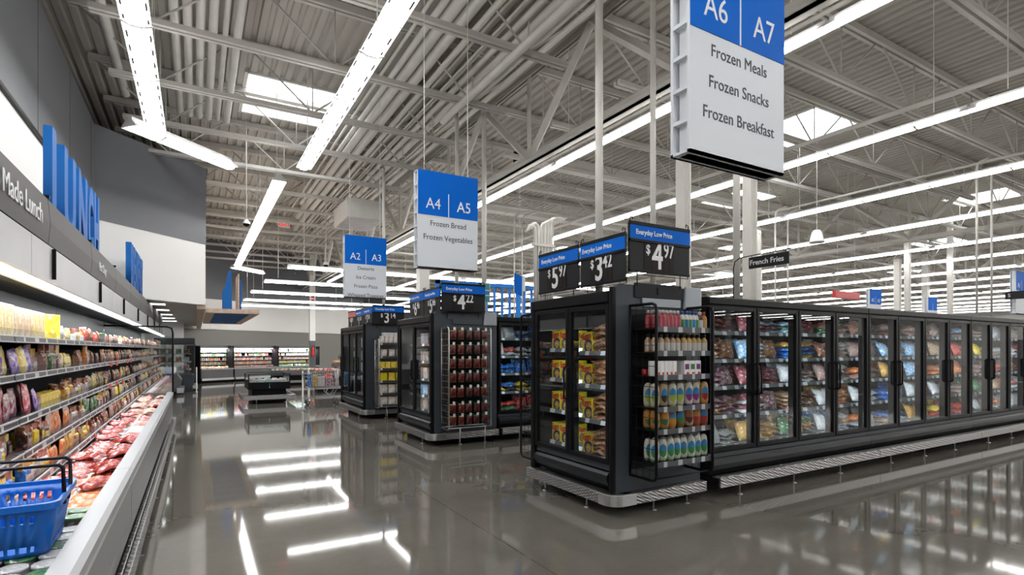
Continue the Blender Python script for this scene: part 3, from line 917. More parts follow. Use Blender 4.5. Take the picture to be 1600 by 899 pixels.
t = thing('lunch_box', 'large yellow and maroon carton at the end of the white cartons', 'carton', (-1.1, 5.72, 1.60), -.65 + PI / 2)
me_ = carton_mesh(.26, .12, .21, 'yellow', 'maroon'); link('carton', me_, t)
b = MB(); b.box(-.13, -.055, -.0625, -.0615, .0, .21); b.build('maroon_panel', PK['maroon'], t, local=True)
shelf_run(0, 5.95, Y1, [('meat_pouch', ('yellow_white', 'white'), .13, .12, .07, 5), ('cheese_pack', ('clear', 'white'), .15, .13, .06, 4), ('meat_pouch', ('brown', 'red'), .13, .15, .08, 8), ('dip_tub', 'white', .13, .12, .1, 4), ('meat_pouch', ('brown', 'dark', 'clear'), .13, .13, .07, 8), ('meat_pouch', ('yellow', 'brown'), .14, .13, .07, 5), ('cheese_pack', MIX, .14, .13, .06, 6)], start_i=15)
shelf_run(1, 3.2, Y1, [('cheese_pack', 'purple', .15, .19, .07, 9), ('sausage_pack', ('yellow_white', 'purple', 'yellow'), .15, .19, .07, 4), ('cheese_pack', ('clear', 'green'), .14, .19, .06, 6), ('meat_pouch', ('yellow', 'yellow_white'), .12, .13, .06, 7), ('cheese_pack', ('white', 'clear'), .14, .15, .05, 3), ('cheese_pack', 'orange', .17, .19, .05, 1), ('meat_pouch', ('brown', 'dark'), .12, .16, .07, 9), ('cheese_pack', MIX, .12, .16, .06, 7), ('meat_pouch', ('brown', 'orange', 'clear'), .13, .16, .07, 8)])
shelf_run(2, 2.6, Y1, [('meat_pouch', 'orange', .12, .19, .06, 14), ('meat_pouch', ('pink', 'magenta'), .12, .19, .06, 5), ('sausage_pack', ('purple', 'pink'), .12, .2, .06, 3), ('snack_box', 'yellow', .12, .11, .1, 5), ('cheese_pack', ('yellow', 'gold'), .12, .17, .06, 6), ('cheese_pack', ('clear', 'white'), .13, .15, .05, 6), ('meat_pouch', ('gold', 'brown', 'green'), .13, .17, .07, 7), ('cheese_pack', MIX, .12, .16, .06, 7), ('meat_pouch', ('brown', 'white', 'dark'), .13, .16, .07, 7)])
shelf_run(3, 2.6, Y1, [('snack_box', 'yellow', .17, .11, .12, 8), ('cheese_pack', ('white', 'clear'), .12, .15, .05, 4), ('cheese_pack', ('dark', 'yellow'), .12, .16, .06, 7), ('meat_pouch', ('orange', 'palemeat'), .13, .17, .06, 7), ('cheese_pack', ('clear', 'white'), .13, .13, .05, 5), ('meat_pouch', ('yellow', 'green', 'white'), .14, .16, .06, 6), ('cheese_pack', MIX, .12, .15, .06, 7), ('meat_pouch', ('brown', 'clear', 'dark'), .13, .15, .07, 6)])
shelf_run(4, 2.6, Y1, [('cheese_pack', ('yellow', 'blue', 'gold'), .12, .14, .05, 16), ('cheese_pack', ('white', 'clear'), .12, .15, .05, 4), ('meat_pouch', ('gold', 'orange'), .12, .15, .06, 8), ('cheese_pack', ('yellow', 'brown'), .12, .14, .05, 8), ('cheese_pack', MIX, .12, .14, .06, 8), ('meat_pouch', ('clear', 'brown', 'white'), .13, .14, .06, 6)])
for si in range(5):
    shelf_run(si, 12.35, 19.9, [('sausage_pack', ('brown', 'tan', 'palemeat', 'clear'), .28, .15, .08, 6), ('sausage_pack', ('meat', 'gold', 'white'), .28, .15, .08, 5), ('cheese_pack', MIX, .28, .15, .06, 4)], case='narrow case', xoff=0)

# trays and jars in the tub
rd = random.Random(11)
i = 0
y = 4.05
while y < 12.05:
    z = .572 + .006 * math.sin(y * 1.7)
    ink = 'orange' if y < 4.75 else ('rawmeat' if y < 7.2 or 8.2 < y < 9 else 'palemeat' if rd.random() < .7 else 'meat')
    if 7.2 < y < 7.7: ink = 'white'
    for c, xc in enumerate((-.56, -.78)):
        i += 1
        put('meat_tray', tray_mesh(.21, .165, .055, ink, i % 4), (xc + rd.uniform(-.01, .01), y, z), (0, .06, rd.uniform(-.12, .12)),
            '%s meat tray in the tub, %s from the basket in the %s row' % (PKW[ink], nth((i + 1) // 2), 'front' if c == 0 else 'rear'), 'tray', 'meat trays in the tub of the case')
        if rd.random() < .35:
            put('film_pack', lying_bag_mesh(.2, .16, .045, 'rawmeat' if ink != 'palemeat' else 'palemeat', i % 4), (xc, y, z + .058), (0, 0, rd.uniform(-.5, .5)),
                '%s film pack lying on the tub trays, %s beyond the basket' % (PKW['rawmeat' if ink != 'palemeat' else 'palemeat'], nth(i)), 'film pack', 'film packs on the tub trays')
    y += .172
i = 0
for k in range(14):
    for c, xc in enumerate((-.535, -.645, -.755)):
        if k in (5, 6, 7, 8, 9, 10) and c == 1 and False: continue
        yk = 2.05 + .125 * k
        i += 1
        big = yk > 3.5
        put('dip_tub', tub_mesh(.05, .10 if big else .07, 'white' if not big else 'clear', 'green' if big or (k + c) % 3 == 0 else 'white'), (xc, yk, .562), (0, 0, 0),
            '%s lidded %s in the tub beside the basket, %s from the near end' % ('green' if big or (k + c) % 3 == 0 else 'white', 'jar' if big else 'dip tub', nth(i)), 'tub', 'dip tubs beside the basket')

# the blue shopping basket
def shopping_basket():
    t = thing('shopping_basket', 'blue plastic shopping basket standing in the tub of the meat case', 'basket', (-.69, 3.24, .634), .03)
    t.scale = (1, 1, .9)
    def ring(z, s_):
        hw, hd, r = .165 * s_, .255 * s_, .05
        pts = []
        def seg(a, b, n):
            for q in range(n): pts.append((a[0] + (b[0] - a[0]) * q / n, a[1] + (b[1] - a[1]) * q / n))
        C_ = [(hw - r, hd - r, 0), (-hw + r, hd - r, PI / 2), (-hw + r, -hd + r, PI), (hw - r, -hd + r, 1.5 * PI)]
        ns = (14, 22, 14, 22)
        for q in range(4):
            cx_, cy_, a0 = C_[q]
            for e in range(5):
                a = a0 + PI / 2 * e / 4; pts.append((cx_ + r * math.cos(a), cy_ + r * math.sin(a)))
            nx_ = C_[(q + 1) % 4]; a1 = nx_[2]
            p = pts[-1]; e_ = (nx_[0] + r * math.cos(a1), nx_[1] + r * math.sin(a1))
            n = ns[q]
            for e in range(1, n): pts.append((p[0] + (e_[0] - p[0]) * e / n, p[1] + (e_[1] - p[1]) * e / n))
        return [(x, y, z) for x, y in pts]
    levels = [(0, .80), (.022, .815), (.05, .83), (.165, .935), (.205, .97), (.24, 1.0)]
    b = MB()
    rings = [ring(z, s_) for z, s_ in levels]
    n = len(rings[0])
    for r in rings: b.v += r
    for li in range(len(levels) - 1):
        for j in range(n):
            corner = (j % (n // 2)) in (0, 1, 2, 3, 4) or (18 <= (j % (n // 2)) <= 23)
            if li == 3 and j % 2 == 0 and not corner: continue
            if li == 1 and j % 3 != 0 and not corner: continue
            b.face([li * n + j, li * n + (j + 1) % n, (li + 1) * n + (j + 1) % n, (li + 1) * n + j], 0, True)
    b.face(list(range(n))[::-1])
    o = b.build('body', 'basket_blue', t, local=True, fix=False)
    sd = o.modifiers.new('solid', 'SOLIDIFY'); sd.thickness = .004
    r = MB()
    a, c = ring(.232, 1.0), ring(.232, 1.075); d = ring(.262, 1.075); e = ring(.262, 1.0)
    k0 = 0
    for q in (a, c, d, e): r.v += q
    for q in range(4):
        for j in range(n):
            r.face([q * n + j, q * n + (j + 1) % n, ((q + 1) % 4) * n + (j + 1) % n, ((q + 1) % 4) * n + j], 0)
    r.build('rim', 'basket_blue', t, local=True)
    for sy_, lean in ((1, .1), (-1, .04)):
        h = MB()
        yh = .085 * sy_
        h.tube([(.165, yh * .6, .20), (.168, yh + lean * .2, .27), (.163, yh + lean * .5, .385), (.145, yh + lean * .52, .40), (-.145, yh + lean * .52, .40), (-.163, yh + lean * .5, .385), (-.168, yh + lean * .2, .27), (-.165, yh * .6, .20)], .0085, 8)
        h.build('handle', 'black', t, local=True)
    return t
shopping_basket()

# small red flags on the shelf rails
for k, (si, yk) in enumerate(((1, 8.9), (1, 9.5), (1, 10.9), (1, 11.4), (2, 8.6), (2, 9.3), (2, 10.0), (2, 11.2))):
    xs, z = SH[si]
    b = MB(); b.box(xs + .009, xs + .011, yk - .09, yk + .09, z - .055, z + .005)
    tag(b.build('shelf_flag', 'red'), 'small red flag on the %s shelf rail of the meat case, %s from near end' % (SHN[si], nth(k % 4 + 1)), 'price flag', 'red flags on the shelf rails')

# ================================================================ glass door freezers
def price_sign(loc, rz, w_, h_, dollars, cents, label, header='sign_blue', legs=.12, words='Everyday Low Price'):
    """black price board with a blue header in a wire frame, bottom centre at loc, facing local -y"""
    t = thing('price_sign', label, 'price sign', loc, rz, 'everyday low price signs')
    hh = h_ * .285
    b = MB(); b.box(-w_ / 2, w_ / 2, -.012, .0, 0, h_ - .02); b.build('board', 'black_sign', t, local=True)
    b = MB(); b.box(-w_ / 2 + .004, w_ / 2 - .004 + .006, -.018, -.012, h_ - .03 - hh, h_ - .03); hd = b.build('header_card', header, t, local=True)
    b = MB(); b.box(-w_ / 2, w_ / 2 + .004, -.022, .004, h_ - .034, h_); b.box(-w_ / 2, w_ / 2 + .004, -.024, .004, h_ - .034 - hh - .022, h_ - .03 - hh)
    b.box(-w_ / 2, w_ / 2, -.020, .004, -.012, .012); b.build('frame_bar', 'black', t, local=True, bevel=.003)
    b = MB()
    for s_ in (-1, 1):
        b.tube([(s_ * w_ * .49, -.006, h_ - .01), (s_ * w_ * .49, -.006, h_ + .03), (s_ * (w_ * .49 - .03), -.006, h_ + .045), (s_ * (w_ * .49 - .035), -.006, h_ + .015)], .005, 6)
        b.tube([(s_ * w_ * .5, .006, h_ - .02), (s_ * w_ * .5, .006, -.03)], .004, 6)
        b.tube([(s_ * w_ * .36, .006, -.005), (s_ * w_ * .36, .006, -legs)], .005, 6)
    b.tube([(-w_ * .5, .006, -.03), (w_ * .5, .006, -.03)], .004, 6)
    b.build('wire_stand', 'black', t, local=True)
    o = text(words, hh * .50, 'letter_white', t, (-w_ * .11, -.0195, h_ - .03 - hh * .66), '-y', .0012, .001, local=True, sx=.9) if words else None
    dh = h_ * .71
    z0 = h_ * .11
    b = MB()
    for (a, c) in ((-.27, -.155), (-.15, .045), (.05, .145), (.15, .225)):
        b.box(w_ * a, w_ * c, -.0155, -.012, .015, h_ - .06 - hh)
    b.build('digit_card', 'card_black', t, local=True)
    text('$', h_ * .27, 'letter_white', t, (-w_ * .21, -.0165, h_ * .37), '-y', .002, .001, local=True, name='price_lettering', sx=.85)
    text(dollars, h_ * .80, 'letter_white', t, (-w_ * .055, -.0165, z0 - .012), '-y', .006, .001, local=True, name='price_lettering', sx=.78)
    text(cents, h_ * .44, 'letter_white', t, (w_ * .135, -.0165, h_ * .33), '-y', .003, .001, local=True, name='price_lettering', sx=.70)
    return t

def area(name, parent, wloc, rot, sx, sy, energy, col=(.86, .93, 1)):
    l = bpy.data.lights.new(name, 'AREA'); l.shape = 'RECTANGLE'; l.size = sx; l.size_y = sy; l.energy = energy; l.color = col
    o = bpy.data.objects.new(name, l); COL.objects.link(o); o.parent = parent
    off = WO.get(parent.name, (0, 0, 0)); o.location = (wloc[0] - off[0], wloc[1] - off[1], wloc[2] - off[2]); o.rotation_euler = rot
    return o

def add_door(t, axis, p, a, b_, z0, z1, hinge, fw=.045):
    """glass door in the plane axis=p spanning a..b_: frame with glass and a handle"""
    def bx(m, u0, u1, d0, d1, zz0, zz1):
        if axis == 'y': m.box(u0, u1, p + d0, p + d1, zz0, zz1)
        else: m.box(p + d0, p + d1, u0, u1, zz0, zz1)
    m = MB()
    bx(m, a, a + fw, -.03, .02, z0, z1); bx(m, b_ - fw, b_, -.03, .02, z0, z1)
    bx(m, a + fw, b_ - fw, -.03, .02, z0, z0 + fw); bx(m, a + fw, b_ - fw, -.03, .02, z1 - fw, z1)
    d = m.build('door', 'black', t, .004)
    m = MB(); bx(m, a + fw - .005, b_ - fw + .005, -.012, -.006, z0 + fw - .005, z1 - fw + .005); m.build('glass', 'door_glass', d)
    h = a + .022 if hinge > 0 else b_ - .022
    zc = (z0 + z1) / 2 - .02
    m = MB()
    pts = [(-.03, zc - .17), (-.065, zc - .15), (-.065, zc + .15), (-.03, zc + .17)]
    m.tube([((h, p + q[0], q[1]) if axis == 'y' else (p + q[0], h, q[1])) for q in pts], .011, 8)
    m.build('handle', 'black', d)
    return d

def row_freezer(x0, n, y0, label, dw=.78, depth=.85, ztop=2.08, lights=True, first=False, last=False, back=None):
    x1 = x0 + n * dw
    t = thing('freezer_case', label, 'freezer', ((x0 + x1) / 2, y0 + depth / 2, 0), group='long glass door freezers')
    e = .003
    a, b_ = x0 + e, x1 - e
    yb = y0 + (back or depth)
    m = MB(); m.box(a, b_, y0 + .12, yb, .02, .20); m.build('toe_base', 'black_matt', t)
    m = MB(); m.prism([(y0 + .05, .44), (y0 - .01, .43), (y0 - .012, .385), (y0 + .05, .38)], 'x', a, b_); m.build('lower_panel', 'freezer_grey', t)
    m = MB(); m.prism([(y0 + .06, .385), (y0 - .03, .38), (y0 - .062, .355), (y0 - .07, .32), (y0 - .055, .27), (y0 - .0, .21), (y0 + .12, .19)], 'x', a, b_); m.build('bullnose_bumper', 'freezer_grey_dark', t)
    m = MB(); m.box(a, b_, y0 - .17, y0 - .145, .11, .215); m.box(a, b_, y0 - .145, y0 - .06, .20, .215); m.build('kick_rail', 'diamond_plate', t, .006)
    q = a + .35
    while q < b_:
        f_ = MB(); f_.tube([(q, y0 - .13, .01), (q, y0 - .13, .2)], .008, 6); f_.lathe([(.03, 0), (.028, .008), (.01, .012)], (q, y0 - .13, 0), 10); f_.build('foot', 'steel', t); q += .95
    m = MB(); m.box(a, b_, y0 + .0, yb, 1.985, ztop); m.box(a, b_, y0 - .03, y0 + .02, 2.0, ztop - .01); m.build('canopy', 'black', t, .008)
    m = MB(); m.box(a, b_, y0 + .70, y0 + .73, .42, 1.985); m.box(a, b_, y0 + .02, y0 + .70, .40, .44)
    for q in range(n + 1):
        xx = min(max(x0 + q * dw, a + .01), b_ - .01)
        if (q == 0 and first) or (q == n and last): m.box(xx - .01, xx + .01, y0 + .02, y0 + .7, .44, 1.985)
    m.build('liner', 'liner', t)
    if yb > y0 + .74:
        m = MB(); m.box(a, b_, y0 + .74, yb, .2, 1.985); m.build('rear_body', 'freezer_grey_dark', t)
    lev = (1.72, 1.41, 1.11, .79, .455)
    for d in range(n):
        da, db = x0 + d * dw, x0 + (d + 1) * dw
        add_door(t, 'y', y0, da + .008, db - .008, .445, 1.985, 1 if d % 2 else -1)
        for z in lev:
            s_ = MB(); s_.box(da + .03, db - .03, y0 + .16, y0 + .70, z - .018, z); so = s_.build('shelf', 'freezer_grey_light', t)
            r = MB(); r.prism([(y0 + .16, z - .034), (y0 + .148, z - .034), (y0 + .155, z + .008), (y0 + .16, z + .008)], 'x', da + .03, db - .03); r.build('price_rail', 'rail_freezer', so)
        l_ = MB(); l_.box(da + .008, da + .034, y0 + .028, y0 + .05, .50, 1.93); l_.build('light_tube', 'led', t)
        l_ = MB(); l_.box(da - .008, da + .006, y0 + .02, y0 + .10, .45, 1.98); l_.build('mullion', 'black', t)
    return t

ROW1 = 3.85
SEGS = [(4.60, 4, 'first'), (7.72, 4, 'second'), (10.84, 4, 'third'), (13.96, 3, 'fourth')]
for x0, n, wd in SEGS:
    row_freezer(x0, n, ROW1, 'black glass door freezer, %s section of the row right of the bottle rack' % wd, back=1.4, first=wd == 'first', last=wd == 'fourth')
row_freezer(4.40, 4, 8.02, 'black glass door freezer beside the end case of hanging meat snacks', back=1.4, first=True)

# frozen bags behind the doors
BAGS = {  # door: five shelves, each a list of inks from the top
 0: [('maroon', 'brown'), ('toast', 'maroon'), ('magenta', 'toast'), ('toast', 'magenta'), ('white', 'tan')],
 1: [('lightblue', 'maroon'), ('lightblue', 'toast', 'white'), ('magenta', 'maroon'), ('magenta', 'maroon', 'white'), ('gold', 'gold')],
 2: [('lightblue', 'maroon', 'green'), ('blue', 'blue', 'gold'), ('white', 'clear'), ('tan', 'brown'), ('green', 'gold', 'meat')],
 3: [('green', 'palemeat', 'meat'), ('palemeat', 'white', 'brown'), ('white', 'clear', 'dark'), ('gold', 'white', 'orange'), ('blue', 'gold', 'white')],
 4: [('dark', 'brown'), ('clear', 'dark'), ('orange', 'clear', 'white'), ('white', 'orange'), ('orange', 'white')],
 5: [('clear', 'brown'), ('lightblue', 'clear'), ('gold', 'blue', 'orange'), ('white', 'brown', 'blue'), ('toast', 'blue')],
 6: [('clear', 'palemeat'), ('lightblue', 'palemeat'), ('lightblue', 'red'), ('red', 'white'), ('lightblue', 'gold')],
 7: [('red', 'clear'), ('tan', 'brown'), ('yellow', 'orange'), ('red', 'white', 'orange'), ('red', 'yellow')],
 8: [('lightblue', 'clear'), ('yellow', 'red'), ('orange', 'red'), ('clear', 'green'), ('red', 'pink')],
 9: [('white', 'clear'), ('yellow', 'yellow'), ('white', 'clear'), ('green', 'white'), ('white', 'clear')],
 10: [('white', 'lightblue'), ('white', 'clear'), ('red', 'clear'), ('orange', 'tan'), ('orange', 'white')],
 11: [('white', 'clear'), ('red', 'white'), ('tan', 'brown'), ('white', 'red'), ('blue', 'white')],
}
LEV = (1.72, 1.41, 1.11, .79, .455)
rd = random.Random(21)
cnt = 0
FILL = ('toast', 'tan', 'brown', 'clear', 'maroon', 'palemeat')
def fill_shelf(xa, xb, y, z, inks, room, group, where, near, ncol=None):
    """bags on a freezer shelf: leaning ones and flat stacks, in columns"""
    W = xb - xa
    nc = ncol or (3 if near else 2)
    cw = W / nc
    k = 0
    for c in range(nc):
        xc = xa + cw * (c + .5)
        mode = rd.random()
        if mode < .60:
            zz = z; nst = rd.choice((3, 4, 4)) if near else 2
            for s_ in range(nst):
                th = rd.uniform(.045, .06) if near else .085
                if zz + th > z + room: break
                ik = rd.choice(inks); k += 1
                sd = rd.randrange(5)
                put('frozen_bag', lying_bag_mesh(round(cw * 1.06, 2), .26, .055 if near else .085, ik, sd), (xc + rd.uniform(-.015, .015), y + .14 + rd.uniform(0, .02), zz), (0, 0, rd.uniform(-.16, .16)),
                    '%s frozen bag %s, %s, %s placed' % (PKW[ik], where[0], where[1], nth(k)), 'frozen food bag', group)
                zz += th * .92
        else:
            ik = rd.choice(inks); k += 1; sd = rd.randrange(5)
            put('frozen_pouch', pouch_mesh(round(cw * .98, 2), round(min(room * .92, .23), 2), .1, ik, sd), (xc, y + .06, z + .012), (rd.uniform(-.5, -.25), rd.uniform(-.12, .12), rd.uniform(-.15, .15)),
                '%s frozen bag %s, %s, %s placed' % (PKW[ik], where[0], where[1], nth(k)), 'frozen food bag', group)
            ik2 = rd.choice(inks); k += 1
            put('frozen_pouch', pouch_mesh(round(cw * .98, 2), round(min(room * .96, .25), 2), .1, ik2, sd), (xc + .01, y + .2, z + .012), (rd.uniform(-.4, -.25), 0, rd.uniform(-.15, .15)),
                '%s frozen bag %s, %s, %s placed' % (PKW[ik2], where[0], where[1], nth(k)), 'frozen food bag', group)
d = 0
for x0, n, wd in SEGS[:3]:
    for q in range(n):
        for si in range(5):
            room = (.24, .29, .27, .29, .30)[si]
            near = d < 4
            inks = BAGS[d][si]
            fill_shelf(x0 + q * .78 + .05, x0 + q * .78 + .73, ROW1 + .17, LEV[si], inks, room, 'frozen bags behind the long row of doors',
                       ('on the %s shelf' % SHN[si], '%s door of the long row' % nth(d + 1)), near)
        d += 1
R2 = [[('blue', 'white', 'lightblue')], [('red', 'lightblue', 'white')], [('blue', 'blue', 'lightblue')], [('blue', 'dark', 'yellow')], [('green', 'red', 'blue')], [('maroon', 'orange', 'red')]]
for q in range(2):
    for si in range(5):
        fill_shelf(4.40 + q * .78 + .05, 4.40 + q * .78 + .73, 8.19, LEV[si], R2[si if si < 3 else si][0] if si != 4 else R2[4][0] + R2[5][0], (.24, .29, .27, .29, .30)[si], 'frozen bags in the second row',
                   ('on the %s shelf' % SHN[si], '%s door of the second row' % nth(q + 1)), False, 3)

# ---------------------------------------------------------------- freezer ends facing the main aisle
def end_freezer(x0, x1, y0, y1, n, label, near=True):
    H = 2.07
    t = thing('end_freezer', label, 'freezer', ((x0 + x1) / 2, (y0 + y1) / 2, 0), group='freezers at the row ends')
    m = MB(); m.box(x0 + .14, x1 - .04, y0 + .10, y1 - .04, .02, .22); m.build('toe_base', 'black_matt', t)
    m = MB(); m.prism([(x0 + .10, .46), (x0 + .005, .455), (x0 + .0, .40), (x0 + .06, .39)], 'y', y0 + .06, y1 - .06); m.build('lower_panel', 'freezer_grey', t)
    m = MB(); m.prism([(x0 + .10, .395), (x0 - .012, .385), (x0 - .035, .36), (x0 - .04, .32), (x0 - .02, .27), (x0 + .05, .21), (x0 + .14, .20)], 'y', y0 + .06, y1 - .06); m.build('bullnose_bumper', 'freezer_grey_dark', t)
    m = MB(); m.prism([(x0 + .02, .20), (x1, .20), (x1, 2.13), (x0 + .05, 2.13), (x0 + .02, 2.09)], 'y', y0, y0 + .055); m.build('end_panel', 'freezer_grey', t, .004)
    m = MB(); m.box(x0 - .035, x0 + .02, y0 - .004, y0 + .038, .18, 2.10); m.build('corner_post', 'black', t, .012); m = MB(); m.box(x0 - .04, x0 + .05, y1 - .07, y1, .18, 2.06); m.build('corner_post', 'black', t, .012)
    m = MB(); m.box(x0 + .05, x1, y1 - .055, y1, .20, 2.04); m.build('end_panel', 'black', t)
    m = MB(); m.box(x0 - .01, x1, y0 + .056, y1 - .056, 1.945, H); m.box(x0 - .035, x0 + .0, y0 + .05, y1 - .05, 1.96, H - .005); m.build('canopy', 'black', t, .01)
    m = MB(); m.box(x0 + .80, x0 + .83, y0 + .056, y1 - .056, .42, 1.945); m.box(x0 + .02, x0 + .80, y0 + .056, y1 - .056, .42, .46); m.build('liner', 'liner', t)
    m = MB(); m.box(x0 + .835, x1, y0 + .056, y1 - .056, .20, 1.94); m.build('rear_body', 'freezer_grey_dark', t)
    # plates on the end
    m = MB(); m.box(x0 + .24, x0 + .86, y0 - .012, y0, 2.01, 2.15); m.box(x0 + .53, x0 + .55, y0 - .02, y0 - .012, 2.05, 2.12); m.build('header_plate', 'black_sign' if near else 'freezer_grey', t, .004)
    m = MB(); m.box(x0 + .33, x0 + .84, y0 - .02, y0 - .002, 1.93, 2.01); m.build('light_plate', 'freezer_grey_light' if near else 'freezer_grey', t, .004)
    m = MB(); m.prism([(x0 + .88, 1.92), (x1 - .01, 1.92), (x1 - .01, 2.14), (x0 + .90, 2.15)], 'y', y0 - .03, y0 - .002); m.build('corner_plate', 'freezer_grey_light', t, .01)
    # bump rail
    m = MB()
    m.box(x0 - .085, x0 - .06, y0 + .12, y1 + .02, .10, .20); m.box(x0 - .06, x0 + .06, y0 + .12, y1 + .02, .185, .20)
    m.box(x0 + .19, x1 + .0, y0 - .085, y0 - .06, .10, .20); m.box(x0 + .19, x1, y0 - .06, y0 + .06, .185, .20)
    m.build('kick_rail', 'diamond_plate', t, .005)
    m = MB(); poly = []
    r0 = .14
    for k in range(9):
        a = PI + PI / 2 * k / 8; poly.append((x0 - .088 + r0 + r0 * math.cos(a), y0 - .088 + r0 + r0 * math.sin(a)))
    poly = [(x0 - .088, y0 + .125)] + poly + [(x0 + .195, y0 - .088), (x0 + .195, y0 - .055), (x0 + .08, y0 - .05), (x0 - .05, y0 + .08), (x0 - .055, y0 + .125)]
    m.prism(poly, 'z', .098, .204); m.build('corner_bumper', 'alu', t, .004)
    for (fx, fy) in ((x0 - .04, y0 + .35), (x0 - .04, y1 - .3), (x0 + .45, y0 - .04), (x0 + .9, y0 - .04)):
        f_ = MB(); f_.tube([(fx, fy, .01), (fx, fy, .19)], .008, 6); f_.lathe([(.03, 0), (.028, .008), (.01, .012)], (fx, fy, 0), 10); f_.build('foot', 'steel', t)
    dw = (y1 - y0 - .115) / n
    for d in range(n):
        add_door(t, 'x', x0, y0 + .04 + d * dw + .004, y0 + .04 + (d + 1) * dw - .004, .46, 1.945, 1 if d % 2 else -1)
    return t
end_freezer(3.30, 4.44, 3.80, 5.17, 2, 'near end freezer with waffle boxes, under the three price boards')
end_freezer(3.22, 4.36, 7.98, 9.62, 2, 'middle end freezer with silver rack of hanging meat snacks', near=False)
end_freezer(3.20, 4.30, 11.88, 14.0, 3, 'far end freezer with rack of white and yellow cartons', near=False)
for o in list(bpy.data.objects):
    pass
EF = [o for o in bpy.data.objects if o.name.startswith('end_freezer')]

def freezer_shelf(t, xa, xb, ya, yb, z):
    s_ = MB(); s_.box(xa, xb, ya, yb, z - .018, z); so = s_.build('shelf', 'freezer_grey_light', t)
    r = MB(); r.prism([(xa, z - .034), (xa - .012, z - .034), (xa - .005, z + .008), (xa, z + .008)], 'y', ya, yb); r.build('price_rail', 'rail_freezer', so)
# near end: waffle boxes and bags of bread
e1, e2, e3 = EF[0], EF[1], EF[2]
EL = (1.53, 1.20, .85, .50)
for z in EL:
    freezer_shelf(e1, 3.48, 4.08, 4.50, 5.10, z)
    freezer_shelf(e1, 3.42, 4.08, 3.86, 4.47, z - .03)
for e_, xe, ycs in ((e1, 3.30, (4.49, 3.866)), (e2, 3.22, (8.81, 8.046)), (e3, 3.20, (13.28, 12.61, 11.946))):
    for yc in ycs:
        l_ = MB(); l_.box(xe + .028, xe + .05, yc - .012, yc + .012, .55, 1.9); l_.build('light_tube', 'led', e_)
        l_ = MB(); l_.box(xe + .02, xe + .10, yc - .028, yc - .014, .47, 1.94); l_.build('mullion', 'black', e_)
def waffle_box(x, y, z, label, dp_front=True, w_=.155, h_=.205, d_=.12):
    t = thing('waffle_box', label, 'carton', (x, y, z), -PI / 2, 'yellow waffle boxes')
    link('carton', carton_mesh(w_, d_, h_, 'solid_yellow', 'solid_yellow'), t)
    link('lettering', text_mesh('Eggo', .082, 'red', .003, .0008, 'CENTER', .92), t, 0, (-.004, -d_ / 2 - .0012, h_ * .66), (PI / 2, -.12, 0))
    def art():
        b = MB(); n = 24
        for (r, m_, dz) in ((.072, 0, .0010), (.058, 1, .0016), (.046, 2, .0022)):
            k0 = len(b.v); c = (.022, h_ * .27)
            pts = [(c[0] + r * math.cos(PI * 2 * q / n), c[1] + r * math.sin(PI * 2 * q / n)) for q in range(n)]
            pts = [(min(p[0], w_ / 2 - .003), max(.004, p[1])) for p in pts]
            b.v += [(p[0], -d_ / 2 - dz, p[1]) for p in pts]; b.face(list(range(k0, k0 + n)), m_)
        b.box(.005, .035, -d_ / 2 - .004, -d_ / 2 - .002, h_ * .26, h_ * .36, 3)
        return b.mesh('waffle_picture', ['pur', 'black', 'tan_plain', 'yellow_plain'], fix=False)
    link('picture', cached(('waffle', w_, h_, d_), art), t)
    if dp_front:
        link('lettering', text_mesh('Eggo', .06, 'red', .0022, .0008, 'CENTER', .92), t, 0, (w_ / 2 + .0012, 0, h_ * .62), (PI / 2, 0, PI / 2))
        def side():
            b = MB(); n = 20
            for (r, m_, dz) in ((.045, 0, .001), (.036, 1, .0016)):
                k0 = len(b.v); b.v += [(w_ / 2 + dz, r * math.cos(PI * 2 * q / n), h_ * .28 + r * math.sin(PI * 2 * q / n)) for q in range(n)]; b.face(list(range(k0, k0 + n)), m_)
            return b.mesh('waffle_picture', ['pur', 'tan_plain'], fix=False)
        link('picture', cached(('wside', w_, h_), side), t)
    return t
PK['solid_yellow'] = mat('solid_yellow', (0.80, 0.66, 0.02), 0.4)
mat('pur', (0.10, 0.04, 0.22), 0.4); mat('tan_plain', (0.50, 0.32, 0.12), 0.5, 0, .5, 60); mat('yellow_plain', (0.8, 0.55, 0.1), 0.5)
k = 0
for si, z in enumerate(EL):
    for c, y in enumerate((5.0, 4.835)):
        for dp in range(2):
            k += 1
            waffle_box(3.55 + .13 * dp, y, z, 'yellow waffle box, %s shelf, %s from left, %s row, behind the far door' % (SHN[si] if si < 3 else 'lowest', nth(c + 1), 'front' if dp == 0 else 'rear'), True)
    for dp in range(2):
        waffle_box(3.51 + .13 * dp, 4.385, z - .03, 'single yellow waffle box beside the brown bags, %s shelf, %s row' % (SHN[si] if si < 3 else 'lowest', 'front' if dp == 0 else 'rear'), True)
    k2 = 0
    for c, y in enumerate((4.185, 3.975)):
        zz = z - .03
        for s_ in range(5):
            k2 += 1
            put('bread_bag', lying_bag_mesh(.215, .30, .072, 'toast', (s_ + si + c) % 5), (3.585 + rd.uniform(-.02, .02), y + rd.uniform(-.015, .015), zz), (0, 0, -PI / 2 + rd.uniform(-.15, .15)),
                'brown frozen bag behind the near door, %s shelf, %s stack, %s up' % (SHN[si] if si < 3 else 'lowest', 'left' if c == 0 else 'right', nth(s_ + 1)), 'frozen food bag', 'brown frozen bags in the near end freezer')
            zz += .050
